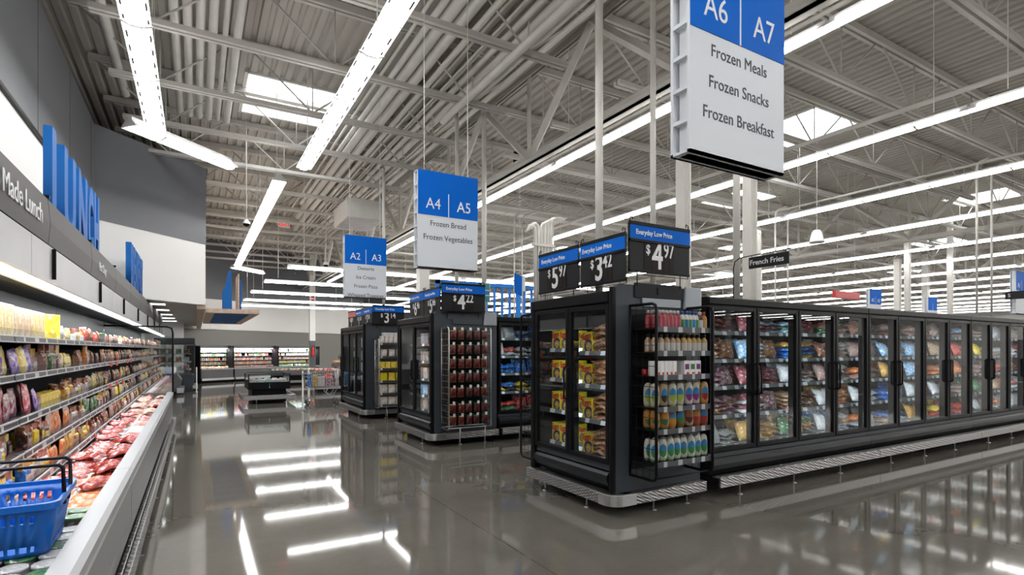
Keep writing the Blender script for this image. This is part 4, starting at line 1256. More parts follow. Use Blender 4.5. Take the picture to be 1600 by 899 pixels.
# middle and far ends: dim shelves with pale packs
for e, x0, ya, yb in ((e2, 3.22, 8.06, 9.54), (e3, 3.20, 11.96, 13.92)):
    for z in (1.62, 1.32, 1.02, .74, .50): freezer_shelf(e, x0 + .18, x0 + .78, ya, yb, z)
    for si, z in enumerate((1.62, 1.32, 1.02, .74, .50)):
        y = ya + .08; k = 0
        while y < yb - .15:
            ik = rd.choice(('palemeat', 'white', 'lightblue', 'clear', 'tan')) if e is e2 else rd.choice(('white', 'red', 'lightblue', 'clear', 'white'))
            k += 1
            put('frozen_pack', carton_mesh(.15, .12, .17 if si % 2 else .19, ik), (x0 + .28, y + .08, z), (0, 0, -PI / 2), '%s pack, %s shelf of the %s end freezer, %s from near' % (PKW[ik], SHN[si], 'middle' if e is e2 else 'far', nth(k)), 'carton', 'packs inside the %s end freezer' % ('middle' if e is e2 else 'far'))
            y += .165

# ---------------------------------------------------------------- price boards
price_sign((3.38, 4.795, 2.16), -PI / 2, .73, .435, '5', '97', 'black price board with blue header reading 5.97')
price_sign((3.38, 4.06, 2.16), -PI / 2, .66, .435, '3', '42', 'black price board with blue header reading 3.42')
price_sign((3.81, 3.74, 2.25), 0, .78, .455, '4', '97', 'black price board with blue header reading 4.97', legs=.14)
price_sign((3.36, 9.06, 2.10), -PI / 2, .70, .43, '6', '46', 'black price board with blue header reading 6.46')
price_sign((3.36, 8.34, 2.10), -PI / 2, .70, .43, '5', '66', 'black price board with blue header reading 5.66')
price_sign((3.72, 7.92, 2.14), 0, .76, .445, '4', '22', 'black price board with blue header reading 4.22', legs=.1)
mat('sign_red', (0.62, 0.12, 0.09), 0.5)
price_sign((3.38, 13.7, 2.08), -PI / 2, .72, .41, '9', '97', 'black price board with red header at the far freezer end', header='sign_red', words='')
price_sign((3.38, 12.97, 2.08), -PI / 2, .72, .41, '1', '78', 'black price board with blue header reading 1.78')
price_sign((3.38, 12.24, 2.08), -PI / 2, .72, .41, '2', '18', 'black price board with blue header reading 2.18')
price_sign((3.70, 11.80, 2.09), 0, .72, .42, '3', '14', 'black price board with blue header reading 3.14', legs=.1)

# ---------------------------------------------------------------- racks on the freezer ends
def side_loop(x, ya, yb, z0, z1, r, grid=True, gr=.0028):
    b = MB()
    c = .05
    b.tube([(x, yb, z1), (x, ya + c, z1), (x, ya + .012, z1 - .015), (x, ya, z1 - c), (x, ya, z0 + c), (x, ya + .012, z0 + .015), (x, ya + c, z0), (x, yb, z0)], r, 8)
    b.tube([(x, yb, z0), (x, yb, z1)], r * .8, 8)
    if grid:
        for q in range(1, 4): b.tube([(x, ya + (yb - ya) * q / 4, z0), (x, ya + (yb - ya) * q / 4, z1)], gr, 4)
        n = int((z1 - z0) / .09)
        for q in range(1, n): b.tube([(x, ya, z0 + (z1 - z0) * q / n), (x, yb, z0 + (z1 - z0) * q / n)], gr, 4)
    return b
def shelf_rack(x0, x1, ya, yb, z0, z1, levels, m, label, rail, back=True, legs=0):
    t = thing('wire_rack', label, 'rack', ((x0 + x1) / 2, (ya + yb) / 2, 0 if legs else z0))
    side_loop(x0, ya, yb, z0, z1, .014).build('side_frame', m, t); side_loop(x1, ya, yb, z0, z1, .014).build('side_frame', m, t)
    if back:
        b = MB(); b.box(x0 + .01, x1 - .01, yb - .012, yb - .006, z0 + .05, z1 - .03); b.build('back_panel', m, t)
    b = MB(); b.tube([(x0, ya + .02, z0 + .02), (x1, ya + .02, z0 + .02)], .008, 6); b.build('bottom_bar', m, t)
    for z in levels:
        s_ = MB(); s_.box(x0 + .012, x1 - .012, ya + .02, yb - .015, z - .012, z); so = s_.build('shelf', m, t)
        r = MB(); r.box(x0 + .016, x1 - .012, ya + .012, ya + .02, z - .036, z + .012); r.build('price_rail', rail, so)
    if legs:
        for x in (x0 + .18, x1 - .12):
            b = MB(); b.tube([(x, ya + .05, z0 + .02), (x + .01, ya + .02, .005)], .009, 6); b.build('leg', m, t)
    return t
RL = [1.715, 1.50, 1.285, 1.0, .80, .51]
shelf_rack(3.485, 4.215, 3.46, 3.79, .36, 1.93, RL, 'black', 'black wire rack of sauce bottles on the near freezer end', 'rail_rack')
def oval_bottle(kind, h, w_, body, label1, label2, cap, flip=True):
    def mk_body():
        b = MB()
        P = [(.34, 0), (.46, .05), (.5, .2), (.5, .6), (.47, .8), (.36, .93), (.2, .985), (.02, 1.0)] if flip else [(.46, 0), (.5, .04), (.5, .55), (.44, .68), (.26, .78), (.22, .82)]
        b.lathe([(w_ * r, h * z) for r, z in P], n=16, sy=.62 if flip else .9)
        return b.mesh('body', body)
    def mk_cap():
        b = MB()
        if flip: b.lathe([(w_ * .36, -.012), (w_ * .40, 0), (w_ * .40, h * .045)], n=14, sy=.66)
        else: b.lathe([(w_ * .27, h * .81), (w_ * .27, h * .96), (w_ * .2, h)], n=14, sy=.9)
        return b.mesh('cap', cap)
    def mk_lab():
        b = MB(); sy = .62 if flip else .9
        zc, hz = (.46, .30) if flip else (.30, .22)
        n = 8; nr = 8; k0 = len(b.v)
        for j in range(nr + 1):
            e = j / nr * 2 - 1
            for q in range(n + 1):
                wid = math.sqrt(max(0.02, 1 - e * e)) if flip else 1
                a = PI * 1.5 + (q / n - .5) * 1.75 * wid
                z = zc + hz * e
                rr_ = w_ * (.506 if z < .62 else .506 - (z - .62) * .16)
                b.v.append((rr_ * math.cos(a), rr_ * sy * math.sin(a), z * h))
        for j in range(nr):
            for q in range(n): b.face([k0 + j * (n + 1) + q, k0 + j * (n + 1) + q + 1, k0 + (j + 1) * (n + 1) + q + 1, k0 + (j + 1) * (n + 1) + q], 0 if j >= nr // 2 else 1, True)
        return b.mesh('label', [label1, label2], fix=False)
    return (cached(('bb', kind, body, h, w_), mk_body), cached(('bc', kind, cap, h, w_), mk_cap), cached(('bl', kind, label1, label2, h, w_), mk_lab))
for nm, c in (('b_cream', (.72, .68, .55)), ('b_white', (.78, .76, .68)), ('b_orange', (.62, .26, .07)), ('b_brown', (.35, .12, .04)), ('b_tan', (.58, .38, .2)), ('b_mustard', (.68, .42, .12)),
              ('b_red', (.42, .03, .05)), ('b_pink', (.55, .1, .14)), ('b_dark', (.08, .02, .015)), ('l_blue', (.03, .28, .62)), ('l_lime', (.42, .58, .05)), ('l_purple', (.25, .03, .25)),
              ('l_green', (.05, .30, .08)), ('l_red', (.5, .03, .03)), ('l_white', (.75, .75, .73)), ('l_orange', (.7, .3, .03)), ('c_white', (.75, .75, .75)), ('c_blue', (.02, .08, .35)), ('c_green', (.03, .2, .06)), ('c_black', (.02, .02, .02))):
    mat(nm, tuple(v * .62 for v in c), .3)
ROWS = [
 (.165, .058, False, [('b_red', 'b_pink', 'b_pink', 'c_white', 'red sauce')] * 7 + [('b_white', 'l_green', 'l_green', 'c_blue', 'white dressing'), ('b_white', 'l_blue', 'l_blue', 'c_blue', 'white dressing')] * 2 + [('b_white', 'l_green', 'l_green', 'c_blue', 'white dressing'), ('b_dark', 'l_white', 'l_white', 'c_white', 'dark sauce'), ('l_orange', 'b_mustard', 'b_mustard', 'l_red', 'small orange sauce')]),
 (.165, .066, False, [('b_tan', 'l_white', 'l_white', 'c_black', 'tan sauce')] * 5 + [('b_mustard', 'l_white', 'l_white', 'c_black', 'mustard coloured')] * 5),
 None,
 (.21, .085, True, [('b_cream', 'l_blue', 'l_lime', 'l_lime', 'cream dressing'), ('b_tan', 'l_blue', 'c_black', 'c_black', 'grey labelled'), ('b_cream', 'l_blue', 'l_lime', 'l_lime', 'cream dressing'), ('b_cream', 'l_blue', 'l_lime', 'l_lime', 'cream dressing'), ('b_cream', 'l_blue', 'l_purple', 'l_purple', 'cream and purple'), ('b_cream', 'l_blue', 'l_purple', 'l_purple', 'cream and purple'), ('b_mustard', 'l_blue', 'l_red', 'l_red', 'mustard and red')]),
 (.185, .09, True, [('b_orange', 'l_orange', 'c_green', 'c_green', 'orange')] * 2 + [('b_orange', 'l_blue', 'l_orange', 'l_orange', 'orange dressing'), ('b_brown', 'l_blue', 'l_green', 'c_green', 'brown dressing'), ('b_tan', 'b_brown', 'b_dark', 'c_black', 'tan dressing'), ('b_brown', 'b_orange', 'l_red', 'l_red', 'dark brown dressing'), ('b_brown', 'l_blue', 'l_red', 'l_red', 'reddish brown dressing')]),
 (.20, .082, True, [('b_white', 'l_blue', 'l_green', 'c_green', 'white ranch')] * 8),
]
for ri, row in enumerate(ROWS):
    if row is None: continue
    h, w_, flip, items = row
    xs = [3.545 + (4.175 - 3.545) * k / (len(items) - 1) for k in range(len(items))]
    for k, (bd, l1, l2, cp, nm) in enumerate(items):
        for dp in range(2):
            a, b, c = oval_bottle('flip' if flip else 'jar', h, w_, bd, l1, l2, cp, flip)
            t = thing('sauce_bottle', '%s bottle on the %s rack shelf, %s from left, %s row' % (nm, ('top', 'second', 'third', 'fourth', 'fifth', 'lowest')[ri], nth(k + 1), 'front' if dp == 0 else 'rear'), 'bottle',
                      (xs[k] + rd.uniform(-.004, .004), 3.535 + .085 * dp + rd.uniform(-.006, .006), RL[ri] + (.012 if flip else 0)), -.45 + rd.uniform(-.25, .25), 'sauce bottles on the black rack')
            link('body', a, t); link('cap', b, t); link('label', c, t)
for k in range(8):
    x = 3.535 + .052 * k if k < 5 else 3.90 + .075 * (k - 5)
    b = MB(); b.box(-.02, .02, -.055, .055, 0, .135)
    t = thing('tea_carton', 'white carton on the third rack shelf, %s from left' % nth(k + 1), 'carton', (x + .01, 3.545, RL[2]), 0, 'white cartons on the black rack')
    ww = .048 if k < 5 else .072
    link('carton', carton_mesh(ww, .1, .135, 'solid_white', 'solid_white') if 'solid_white' in PK else carton_mesh(ww, .1, .135, PK.setdefault('solid_white', M['white']) and 'solid_white', 'solid_white'), t)
    if k >= 5:
        b = MB(); b.box(-.026, .026, -.0515, -.0505, .055, .105); b.build('colour_panel', ('l_purple', 'l_green', 'l_purple')[k - 5], t, local=True)
        b = MB(); b.box(-.008, .026, -.0515, -.0505, .012, .03); b.build('red_mark', 'red', t, local=True)
    else:
        b = MB(); b.box(-.002, .016, -.0515, -.0505, .012, .035); b.build('red_mark', 'red', t, local=True)
for k in range(3):
    put('red_jar', cached(('redjar',), lambda: MB().lathe([(.028, 0), (.03, .02), (.03, .05), (.026, .055)], n=14).mesh('red_jar', 'red')), (3.60 + .075 * k, 3.72, RL[2] + .0), (0, 0, 0), 'small red lidded jar behind the white cartons, %s from left' % nth(k + 1), 'jar', 'red jars behind the white cartons')

# silver peg rack with hanging meat snacks
t = thing('peg_rack', 'silver wire peg rack on the middle freezer end', 'rack', (3.72, 7.84, 0))
side_loop(3.36, 7.68, 7.965, .28, 1.87, .012).build('side_frame', 'steel', t); side_loop(4.09, 7.68, 7.965, .28, 1.87, .012).build('side_frame', 'steel', t)
b = MB(); b.box(3.37, 4.08, 7.955, 7.962, .30, 1.85); b.build('back_panel', 'black', t)
b = MB(); b.tube([(3.36, 7.70, .30), (4.09, 7.70, .30)], .008, 6); b.tube([(3.36, 7.94, .30), (4.09, 7.94, .30)], .008, 6); b.build('bottom_bar', 'steel', t)
for x in (3.58, 4.02):
    b = MB(); b.tube([(x, 7.74, .29), (x - .02, 7.72, .005)], .010, 6); b.build('leg', 'steel', t)
JZ = [1.83, 1.60, 1.38, 1.16, .93, .68, .49]
b_ = MB(); b_.tube([(0, .27, 0), (0, 0, 0), (0, -.01, .02)], .003, 5); pegm = b_.mesh('peg', 'steel')
tg = MB(); tg.box(-.02, .02, -.013, -.011, -.005, .04); tagm = tg.mesh('peg_tag', 'tag_white')
INK = ('meat_snack', 'meat_snack_green')
PK['meat_snack'] = pack('pack_meat_snack', (.075, .008, .010), (.15, .02, .016), (.42, .30, .26), scale=2.4)  # pale third colour paints whitish highlights onto the dark film
PK['meat_snack_green'] = pack('pack_meat_snack_green', (.07, .008, .01), (.13, .02, .02), (.40, .32, .3), scale=2.4)  # same painted highlight patches for the green-topped bags
mat('snack_green', (.01, .06, .03), .4); mat('snack_gold', (.26, .13, .02), .4)
def snack_mesh(ink, top, seed):
    def mk():
        me = pouch_mesh(.104, .145, .05, ink, seed).copy()
        me.materials.append(M[top])
        for p in me.polygons:
            if p.center.z > .128 or p.center.z < .012: p.material_index = 1
        return me
    return cached(('snack', ink, top, seed), mk)
k = 0
for r_, z in enumerate(JZ):
    for c in range(5):
        x = 3.45 + .137 * c + rd.uniform(-.008, .008)
        p = link('peg', pegm, t, 0, (x - 3.72, 7.69 - 7.84, z)); link('peg_tag', tagm, p)
        k += 1
        gr = (c in (2, 3) and r_ not in (2, 5)) or (r_ > 4 and c > 1)
        me = snack_mesh('meat_snack_green' if gr else 'meat_snack', 'snack_green' if gr else 'snack_gold', k % 5)
        for dp in range(1):
            put('snack_bag', me, (x, 7.73, z - .148), (0, 0, rd.uniform(-.2, .2)), 'dark red snack bag on the silver rack, %s row, %s from left' % (nth(r_ + 1), nth(c + 1)), 'snack bag', 'snack bags hanging on the silver rack')

# silver shelf rack with cartons on the far end
CL = [1.63, 1.30, 1.03, .74, .43, .19 + .12]
CL = [1.66, 1.37, 1.11, .84, .57, .32]
shelf_rack(3.42, 4.16, 11.56, 11.86, .26, 1.75, CL, 'steel', 'silver shelf rack of cartons on the far freezer end', 'rail_case', legs=1)
for nm_ in ('pack_cone',): PK['cone'] = pack('pack_cone', (.78, .78, .78), (.66, .52, .40), (.2, .32, .6), scale=1.6, crinkle=0)
def cart_row(ri, items, w_, h_):
    n = len(items)
    for k, ik in enumerate(items):
        put('dessert_carton', carton_mesh(w_, .09, h_, ik, ik), (3.46 + .70 * (k + .5) / n, 11.66, CL[ri]), (0, 0, rd.uniform(-.04, .04)), '%s carton on the %s shelf of the far silver rack, %s from left' % ({'cone': 'white and brown', 'solid_yellow': 'yellow', 'white': 'white', 'gold': 'golden'}.get(ik, PKW.get(ik, ik)), ('top', 'second', 'third', 'fourth', 'fifth', 'lowest')[ri], nth(k + 1)), 'carton', 'cartons on the far silver rack')
cart_row(0, ['cone'] * 7, .088, .16)
cart_row(1, ['cone'] * 4, .12, .16)
cart_row(2, ['yellow'] * 6, .105, .15)
cart_row(3, ['solid_yellow', 'yellow', 'solid_yellow', 'yellow'], .14, .18)
cart_row(4, ['cone'] * 3 + ['yellow'], .155, .19)
cart_row(5, ['cone'] * 3 + ['yellow'], .155, .17)
for k in range(5):
    put('dessert_carton', carton_mesh(.12, .09, .08, 'white', 'white'), (3.60 + .125 * k, 11.72, CL[0] + .16), (0, 0, rd.uniform(-.1, .1)), 'white carton stacked on the far silver rack, %s from left' % nth(k + 1), 'carton', 'cartons on the far silver rack')
# teal notice card on the middle freezer end, its code left out
t = thing('notice_card', 'small white and teal notice card on the middle freezer end', 'notice', (4.14, 7.93, 2.14))
b = MB(); b.box(4.07, 4.21, 7.93, 7.936, 2.30, 2.62); b.build('card', 'white', t)
b = MB(); b.box(4.08, 4.20, 7.927, 7.93, 2.51, 2.61); b.build('teal_panel', 'teal', t)
b = MB(); b.box(4.08, 4.20, 7.927, 7.93, 2.31, 2.41); b.build('teal_panel', 'teal', t)
b = MB(); b.box(4.08, 4.20, 7.927, 7.93, 2.425, 2.495); b.build('blue_panel', 'l_blue', t)
b = MB(); b.tube([(4.10, 7.94, 2.5), (4.10, 7.94, 2.07)], .005, 6); b.build('stand', 'steel', t)

# rack on the far side of the near end freezer, seen edge on
t = thing('wire_rack', 'black wire rack seen edge on at the far side of the near end freezer', 'rack', (3.8, 5.4, .24))
for x in (3.36, 4.2):
    b = MB(); b.tube([(x, 5.2, 1.93), (x, 5.49, 1.93), (x, 5.53, 1.91), (x, 5.54, 1.88), (x, 5.54, .32), (x, 5.53, .28), (x, 5.49, .25), (x, 5.2, .25)], .014, 8); b.tube([(x, 5.21, .25), (x, 5.21, 1.93)], .01, 6)
    for q in range(1, 4): b.tube([(x, 5.21 + .083 * q, .25), (x, 5.21 + .083 * q, 1.93)], .0028, 4)
    for q in range(1, 18): b.tube([(x, 5.21, .25 + .093 * q), (x, 5.54, .25 + .093 * q)], .0028, 4)
    b.build('side_frame', 'black', t)
for z in (.55, .85, 1.15, 1.45, 1.7):
    b = MB(); b.box(3.37, 4.19, 5.21, 5.53, z - .012, z); b.build('shelf', 'black', t)

# ================================================================ hanging aisle signs
def aisle_sign(x, y, codes, lines, label, z0=2.43, z1=3.51, w_=.735, d_=.12, cables=True, spacing=.235, first=.20, tsize=.086):
    t = thing('aisle_sign', label, 'aisle sign', (x + w_ / 2, y + d_ / 2, z0))
    b = MB()
    b.box(x + .03, x + w_ - .03, y + .03, y + d_ - .03, z0, z1)
    b.box(x, x + w_, y, y + .016, z0, z1); b.box(x, x + w_, y + d_ - .016, y + d_, z0, z1)
    b.box(x, x + w_, y, y + d_, z0, z0 + .012); b.box(x, x + w_, y, y + d_, z1 - .012, z1)
    n = 7
    for k in range(1, n):
        zz = z0 + (z1 - z0) * k / n
        b.box(x + .002, x + w_ - .002, y + .01, y + d_ - .01, zz - .009, zz + .009)
    b.build('shell', 'sign_white', t)
    zb = z1 - (z1 - z0) * .455
    b = MB(); b.box(x + .004, x + w_, y - .003, y, zb, z1); b.box(x + .004, x + w_, y + d_, y + d_ + .003, zb, z1); b.build('blue_header', 'sign_blue', t)
    b = MB(); b.box(x + w_ / 2 - .005, x + w_ / 2 + .005, y - .005, y - .003, zb, zb + .26); b.build('divider_line', 'sign_white', t)
    for c, xx in () if not any(codes) else zip([q for q in codes if q], (x + w_ * .25, x + w_ * .76)):
        text(c, .17, 'letter_white', t, (xx, y - .004, zb + .075), '-y', .0, .001, name='code_lettering', sx=.9)
    zz = zb - first
    for ln in lines:
        text(ln, tsize, 'letter_dark', t, (x + w_ / 2, y - .001, zz), '-y', .0, .001, sx=.95)
        zz -= spacing
    if cables:
        for xx in (x + .10, x + w_ - .10):
            c = MB(); c.tube([(xx, y + d_ / 2, z1 - .02), (xx, y + d_ / 2, 6.84)], .004, 4); c.build('cable', 'pipe_white', t)
    return t
aisle_sign(2.03, 1.80, ('A6', 'A7'), ('Frozen Meals', 'Frozen Snacks', 'Frozen Breakfast'), 'nearest hanging aisle sign, blue and white, listing frozen meals, snacks and breakfast', spacing=.154, first=.11, z0=2.47, z1=3.575)
aisle_sign(2.10, 5.65, ('A4', 'A5'), ('Frozen Bread', 'Frozen Vegetables'), 'middle hanging aisle sign listing frozen bread and vegetables', spacing=.156, first=.115)
aisle_sign(2.21, 9.50, ('A2', 'A3'), ('Desserts', 'Ice Cream', 'Frozen Pizza', 'Whipped Toppings'), 'furthest hanging aisle sign listing desserts, ice cream, pizza and toppings', spacing=.157, first=.10)
aisle_sign(18.95, 9.35, ('A2', 'A3'), (), 'small distant blue aisle sign with two codes beyond the freezer row')
aisle_sign(23.8, 9.7, (), (), 'small distant plain blue aisle sign beyond the freezer row')
aisle_sign(17.75, 5.35, ('A1', ''), (), 'distant blue and white sign cut by the right edge')
t = thing('category_sign', 'small black category sign in front of the right edge aisle sign', 'sign', (17.6, 5.3, 2.9))
b = MB(); b.box(17.55, 17.57, 5.0, 5.5, 2.78, 2.98); b.build('board', 'black_sign', t)
b = MB(); b.tube([(17.56, 5.5, 2.98), (17.56, 5.75, 3.0), (17.56, 5.8, 2.05)], .006, 5); b.build('arm', 'black', t)
text('S', .12, 'letter_white', t, (17.548, 5.42, 2.84), '-x')

# french fries flag sign
t = thing('category_sign', 'black French Fries flag sign on a bent wire above the freezer row', 'sign', (5.6, 4.3, 2.08))
b = MB(); b.box(5.59, 5.602, 3.58, 4.08, 2.465, 2.60); b.build('board', 'black_sign', t, .006)
text('French Fries', .085, 'letter_white', t, (5.588, 3.85, 2.505), '-x', .0006)
b = MB(); b.tube([(5.596, 3.56, 2.63), (5.596, 4.2, 2.615), (5.596, 4.27, 2.58), (5.596, 4.29, 2.5), (5.596, 4.29, 2.08)], .006, 6); b.build('arm', 'black', t)
b = MB()
for yy in (3.62, 4.04): b.tube([(5.596, yy, 2.59), (5.596, yy, 2.625)], .004, 5)
b.build('hook', 'black', t)

# white risers standing on the freezer rows
def riser(x, y, r, z0, z1, label, square=False):
    t = thing('riser_pipe', label, 'pipe', (x, y, z0), group='white riser pipes on the freezer rows')
    b = MB()
    if square:
        b.box(x - r, x + r, y - r, y + r, z0, z1)
        for q in (-.5, .0, .5): b.box(x + r * q - .006, x + r * q + .006, y - r - .008, y - r, z0, z1)
    else: b.tube([(x, y, z0), (x, y, z1)], r, 12)
    b.build('pipe', 'pipe_white', t)
    b = MB(); b.lathe([(r * 1.5, 0), (r * 1.5, .04), (r * 1.1, .05)], (x, y, z0), 12); b.build('collar', 'pipe_white', t); b = MB(); b.lathe([(r * 1.15, 0), (r * 1.3, .03), (r * 1.3, .06), (r * 1.1, .07)], (x, y, z1 - .1), 12)
    b.build('collar', 'pipe_white', t)
rs = [(3.74, 4.55, .042, 2.07, 5.75, 'thick round riser above the near price boards'), (4.53, 4.55, .034, 2.07, 5.75, 'slim round riser beside the 4.97 price board'),
      (4.97, 4.5, .062, 2.08, 4.95, 'broad ribbed riser under the nearest aisle sign'), (5.93, 4.5, .045, 2.08, 5.75, 'round riser behind the French Fries sign'), (6.33, 4.6, .065, 2.08, 4.95, 'square riser just right of the French Fries sign'),
      (4.60, 8.9, .045, 2.05, 6.0, 'round riser behind the middle aisle sign'), (4.07, 8.95, .035, 2.05, 5.9, 'slim riser above the 4.22 price board'), (3.9, 12.8, .035, 2.05, 5.9, 'slim riser behind the furthest aisle sign'),
      (12.5, 8.9, .085, 0, 4.6, 'square riser right of the French Fries sign, behind the row'),
      (20.4, 8.9, .075, 0, 5.5, 'square riser beside the small distant blue sign'), (23.5, 8.9, .075, 0, 6.2, 'tall square riser right of the plain distant blue sign'), (21.3, 9.6, .09, 0, 4.7, 'broad short riser left of the plain distant blue sign')]
for k, (x, y, r, z0, z1, lb) in enumerate(rs): riser(x, y, r, z0, z1, 'white ' + lb if not lb.startswith('white') else lb, r > .055)
def bent(x, y, label):
    z0 = 2.08 if y < 5 else 0
    t = thing('hose_drop', label, 'pipe', (x, y, z0), group='thin bent pipe drops')
    b = MB(); b.tube([(x, y, z0), (x, y, 5.05), (x + .03, y, 5.18), (x + .12, y, 5.25), (x + .5, y, 5.4)], .022, 8); b.build('pipe', 'pipe_white', t)
for (x, y, lb) in ((13.3, 4.6, 'left thin bent white pipe drop on the right side'), (14.0, 4.6, 'right thin bent white pipe drop on the right side'), (13.3, 8.9, 'left of two thin pipe drops right of the French Fries sign'), (13.85, 8.9, 'right of two thin pipe drops right of the French Fries sign'), (7.55, 12.8, 'left thin pipe drop near the pipe cluster'), (7.8, 12.8, 'right thin pipe drop near the pipe cluster'),
                   (8.9, 12.9, 'thin pipe drop behind the French Fries sign')): bent(x, y, lb)
t = thing('pipe_cluster', 'cluster of white vertical pipes with bent tops behind the price boards', 'pipes', (5.9, 8.9, 2.05))
for k in range(6):
    x = 5.72 + .075 * k
    b = MB(); r = .034
    zt = 3.85 + .04 * k
    b.tube([(x, 8.9, 2.06), (x, 8.9, zt), (x - .02, 8.9, zt + .06), (x - .07, 8.9, zt + .10), (x - .13, 8.9, zt + .08), (x - .16, 8.9, zt), (x - .2, 8.95, zt - .05)] if k < 2 else [(x, 8.9, 2.06), (x, 8.9, zt), (x + .03, 8.9, zt + .07), (x + .12, 8.9, zt + .1), (x + .35, 8.95, zt + .12)], r, 8); b.build('pipe', 'pipe_white', t)
b = MB(); b.box(5.66, 6.16, 8.85, 8.95, 3.55, 3.6); b.build('strap', 'pipe_white', t)

# pendant speakers, camera domes, exit sign
def speaker(x, y, z, label):
    t = thing('ceiling_speaker', label, 'speaker', (x, y, z), group='white hanging speakers')
    b = MB(); b.lathe([(.17, 0), (.16, .04), (.11, .24), (.07, .30), (.02, .31)], (x, y, z), 18); b.build('cone', 'white', t)
    b = MB(); b.tube([(x, y, z + .3), (x, y, 6.84)], .008, 5); b.build('stem', 'pipe_white', t)
speaker(12.9, 7.55, 4.1, 'white cone speaker hanging past the French Fries sign')
speaker(26.5, 10.0, 4.3, 'white cone speaker hanging far on the right')
speaker(6.1, 14.2, 4.3, 'white cone speaker beside the first girder')
def dome(x, y, z, label):
    t = thing('camera_dome', label, 'camera', (x, y, z), group='camera domes on rods')
    b = MB(); b.lathe([(.02, -.07), (.06, -.055), (.08, -.01), (.08, .03), (.03, .09)], (x, y, z), 14, mats=[1, 1, 0, 0]); b.build('dome', ['white', 'black'], t)
    b = MB(); b.tube([(x, y, z + .08), (x, y, 6.84)], .012, 6); b.build('rod', 'pipe_white', t)
dome(1.0, 13.8, 4.42, 'camera dome on a long white rod near the angled wall')
dome(3.4, 17.0, 4.1, 'camera dome on a white rod above the produce area')
t = thing('exit_sign', 'small lit red exit sign hung under the roof', 'exit sign', (2.62, 20.0, 5.9))
b = MB(); b.box(2.44, 2.80, 19.98, 20.03, 5.72, 5.98); b.build('case', 'white', t, .01)
text('EXIT', .20, 'exit_red', t, (2.62, 19.975, 5.78), '-y', .006, .002, sx=.85)
b = MB(); b.tube([(2.62, 20.0, 5.98), (2.62, 20.0, 6.84)], .01, 6); b.build('stem', 'pipe_white', t)
t = thing('fire_sign', 'small red and white fire extinguisher sign on the far column', 'sign', (5.3, 29.85, 4.4))
b = MB(); b.box(5.16, 5.44, 29.83, 29.858, 4.05, 4.55); b.build('plate', 'white', t)
b = MB(); b.box(5.22, 5.38, 29.82, 29.83, 4.24, 4.52); b.box(5.22, 5.38, 29.82, 29.83, 4.08, 4.18); b.build('red_mark', 'red', t)
t = thing('fire_extinguisher', 'red fire extinguisher hung on the far column', 'fire extinguisher', (5.3, 29.75, 1.2))
b = MB(); b.lathe([(.07, 0), (.075, .04), (.075, .40), (.03, .48), (.02, .52)], (5.3, 29.76, 1.2), 12); b.build('cylinder_body', 'red', t)
b = MB(); b.tube([(5.3, 29.76, 1.7), (5.36, 29.72, 1.74), (5.38, 29.72, 1.45)], .012, 6); b.build('hose', 'black', t)
# blue slatted frame behind the near freezers
t = thing('slatted_frame', 'tall blue frame of vertical slats behind the middle freezer row', 'frame', (8.6, 16.0, 0))
xa, xb, yy = 6.55, 11.0, 16.0
b = MB()
b.box(xa, xb, yy - .05, yy + .05, 3.62, 3.74); b.box(xa, xb, yy - .05, yy + .05, 2.05, 2.15)
for x in (xa, xa + 1.5, xa + 2.98, xb - .14): b.box(x, x + .14, yy - .05, yy + .05, 0, 3.74)
b.build('frame', 'letter_blue', t, .006)
x = xa + .30
while x < xb - .2:
    b = MB(); b.box(x, x + .07, yy - .04, yy + .04, 2.1, 3.64); b.build('slat', 'letter_blue', t); x += .295
t = thing('blade_sign', 'small blue blade sign hanging near the blue slats', 'sign', (6.0, 8.9, 2.5))
b = MB(); b.prism([(5.30, 2.62), (5.46, 2.56), (5.46, 2.95), (5.30, 3.0)], 'y', 8.97, 8.985); b.build('board', 'sign_blue', t)
b = MB(); b.box(5.47, 5.54, 8.97, 8.985, 2.66, 2.96); b.build('white_panel', 'white', t)
b = MB(); b.tube([(5.42, 8.985, 2.95), (5.42, 8.985, 5.8)], .004, 4); b.build('cable', 'pipe_white', t)
# red banner and tan carton seen over the row
t = thing('hanging_banner', 'small red banner seen above the freezer row', 'banner', (16.2, 8.65, 3.0))
b = MB(); b.box(15.6, 16.9, 8.6, 8.7, 3.0, 3.2); b.build('board', 'red', t, .01)
for x in (15.8, 16.7):
    b = MB(); b.tube([(x, 8.65, 3.2), (x, 8.65, 6.84)], .004, 4); b.build('cable', 'pipe_white', t)
t = thing('shipping_carton', 'flat tan carton lying on the freezer row top', 'carton', (4.75, 4.4, 2.085)); b = MB(); b.box(4.55, 4.95, 4.3, 4.5, 2.085, 2.16); b.build('box', 'wood', t, .004)

# ================================================================ the produce area at the back
# timber canopy with a blue slatted panel and blue shapes on top
t = thing('produce_canopy', 'pale timber canopy with blue slatted underside by the soffit', 'canopy', (.9, 19.0, 2.5))
b = MB()
ax, bx, ay, by, z0, z1 = .22, 1.46, 15.8, 22.6, 2.47, 2.56
b.box(ax, bx, ay, ay + .2, z0, z1); b.box(ax, bx, by - .2, by, z0, z1); b.box(ax, ax + .2, ay + .2, by - .2, z0, z1); b.box(bx - .2, bx, ay + .2, by - .2, z0, z1); b.box(ax, bx, ay, by, z1 + .001, z1 + .02)
b.build('frame', 'wood', t)
for k in range(9):
    yk = ay + .3 + k * .72
    b = MB(); b.box(ax + .2, bx - .2, yk, yk + .55, z0 + .015, z1); b.build('blue_slat', 'letter_blue', t)
t = thing('blue_emblem', 'blue and timber upright panels standing on the timber canopy', 'sign', (.85, 16.3, 2.58))
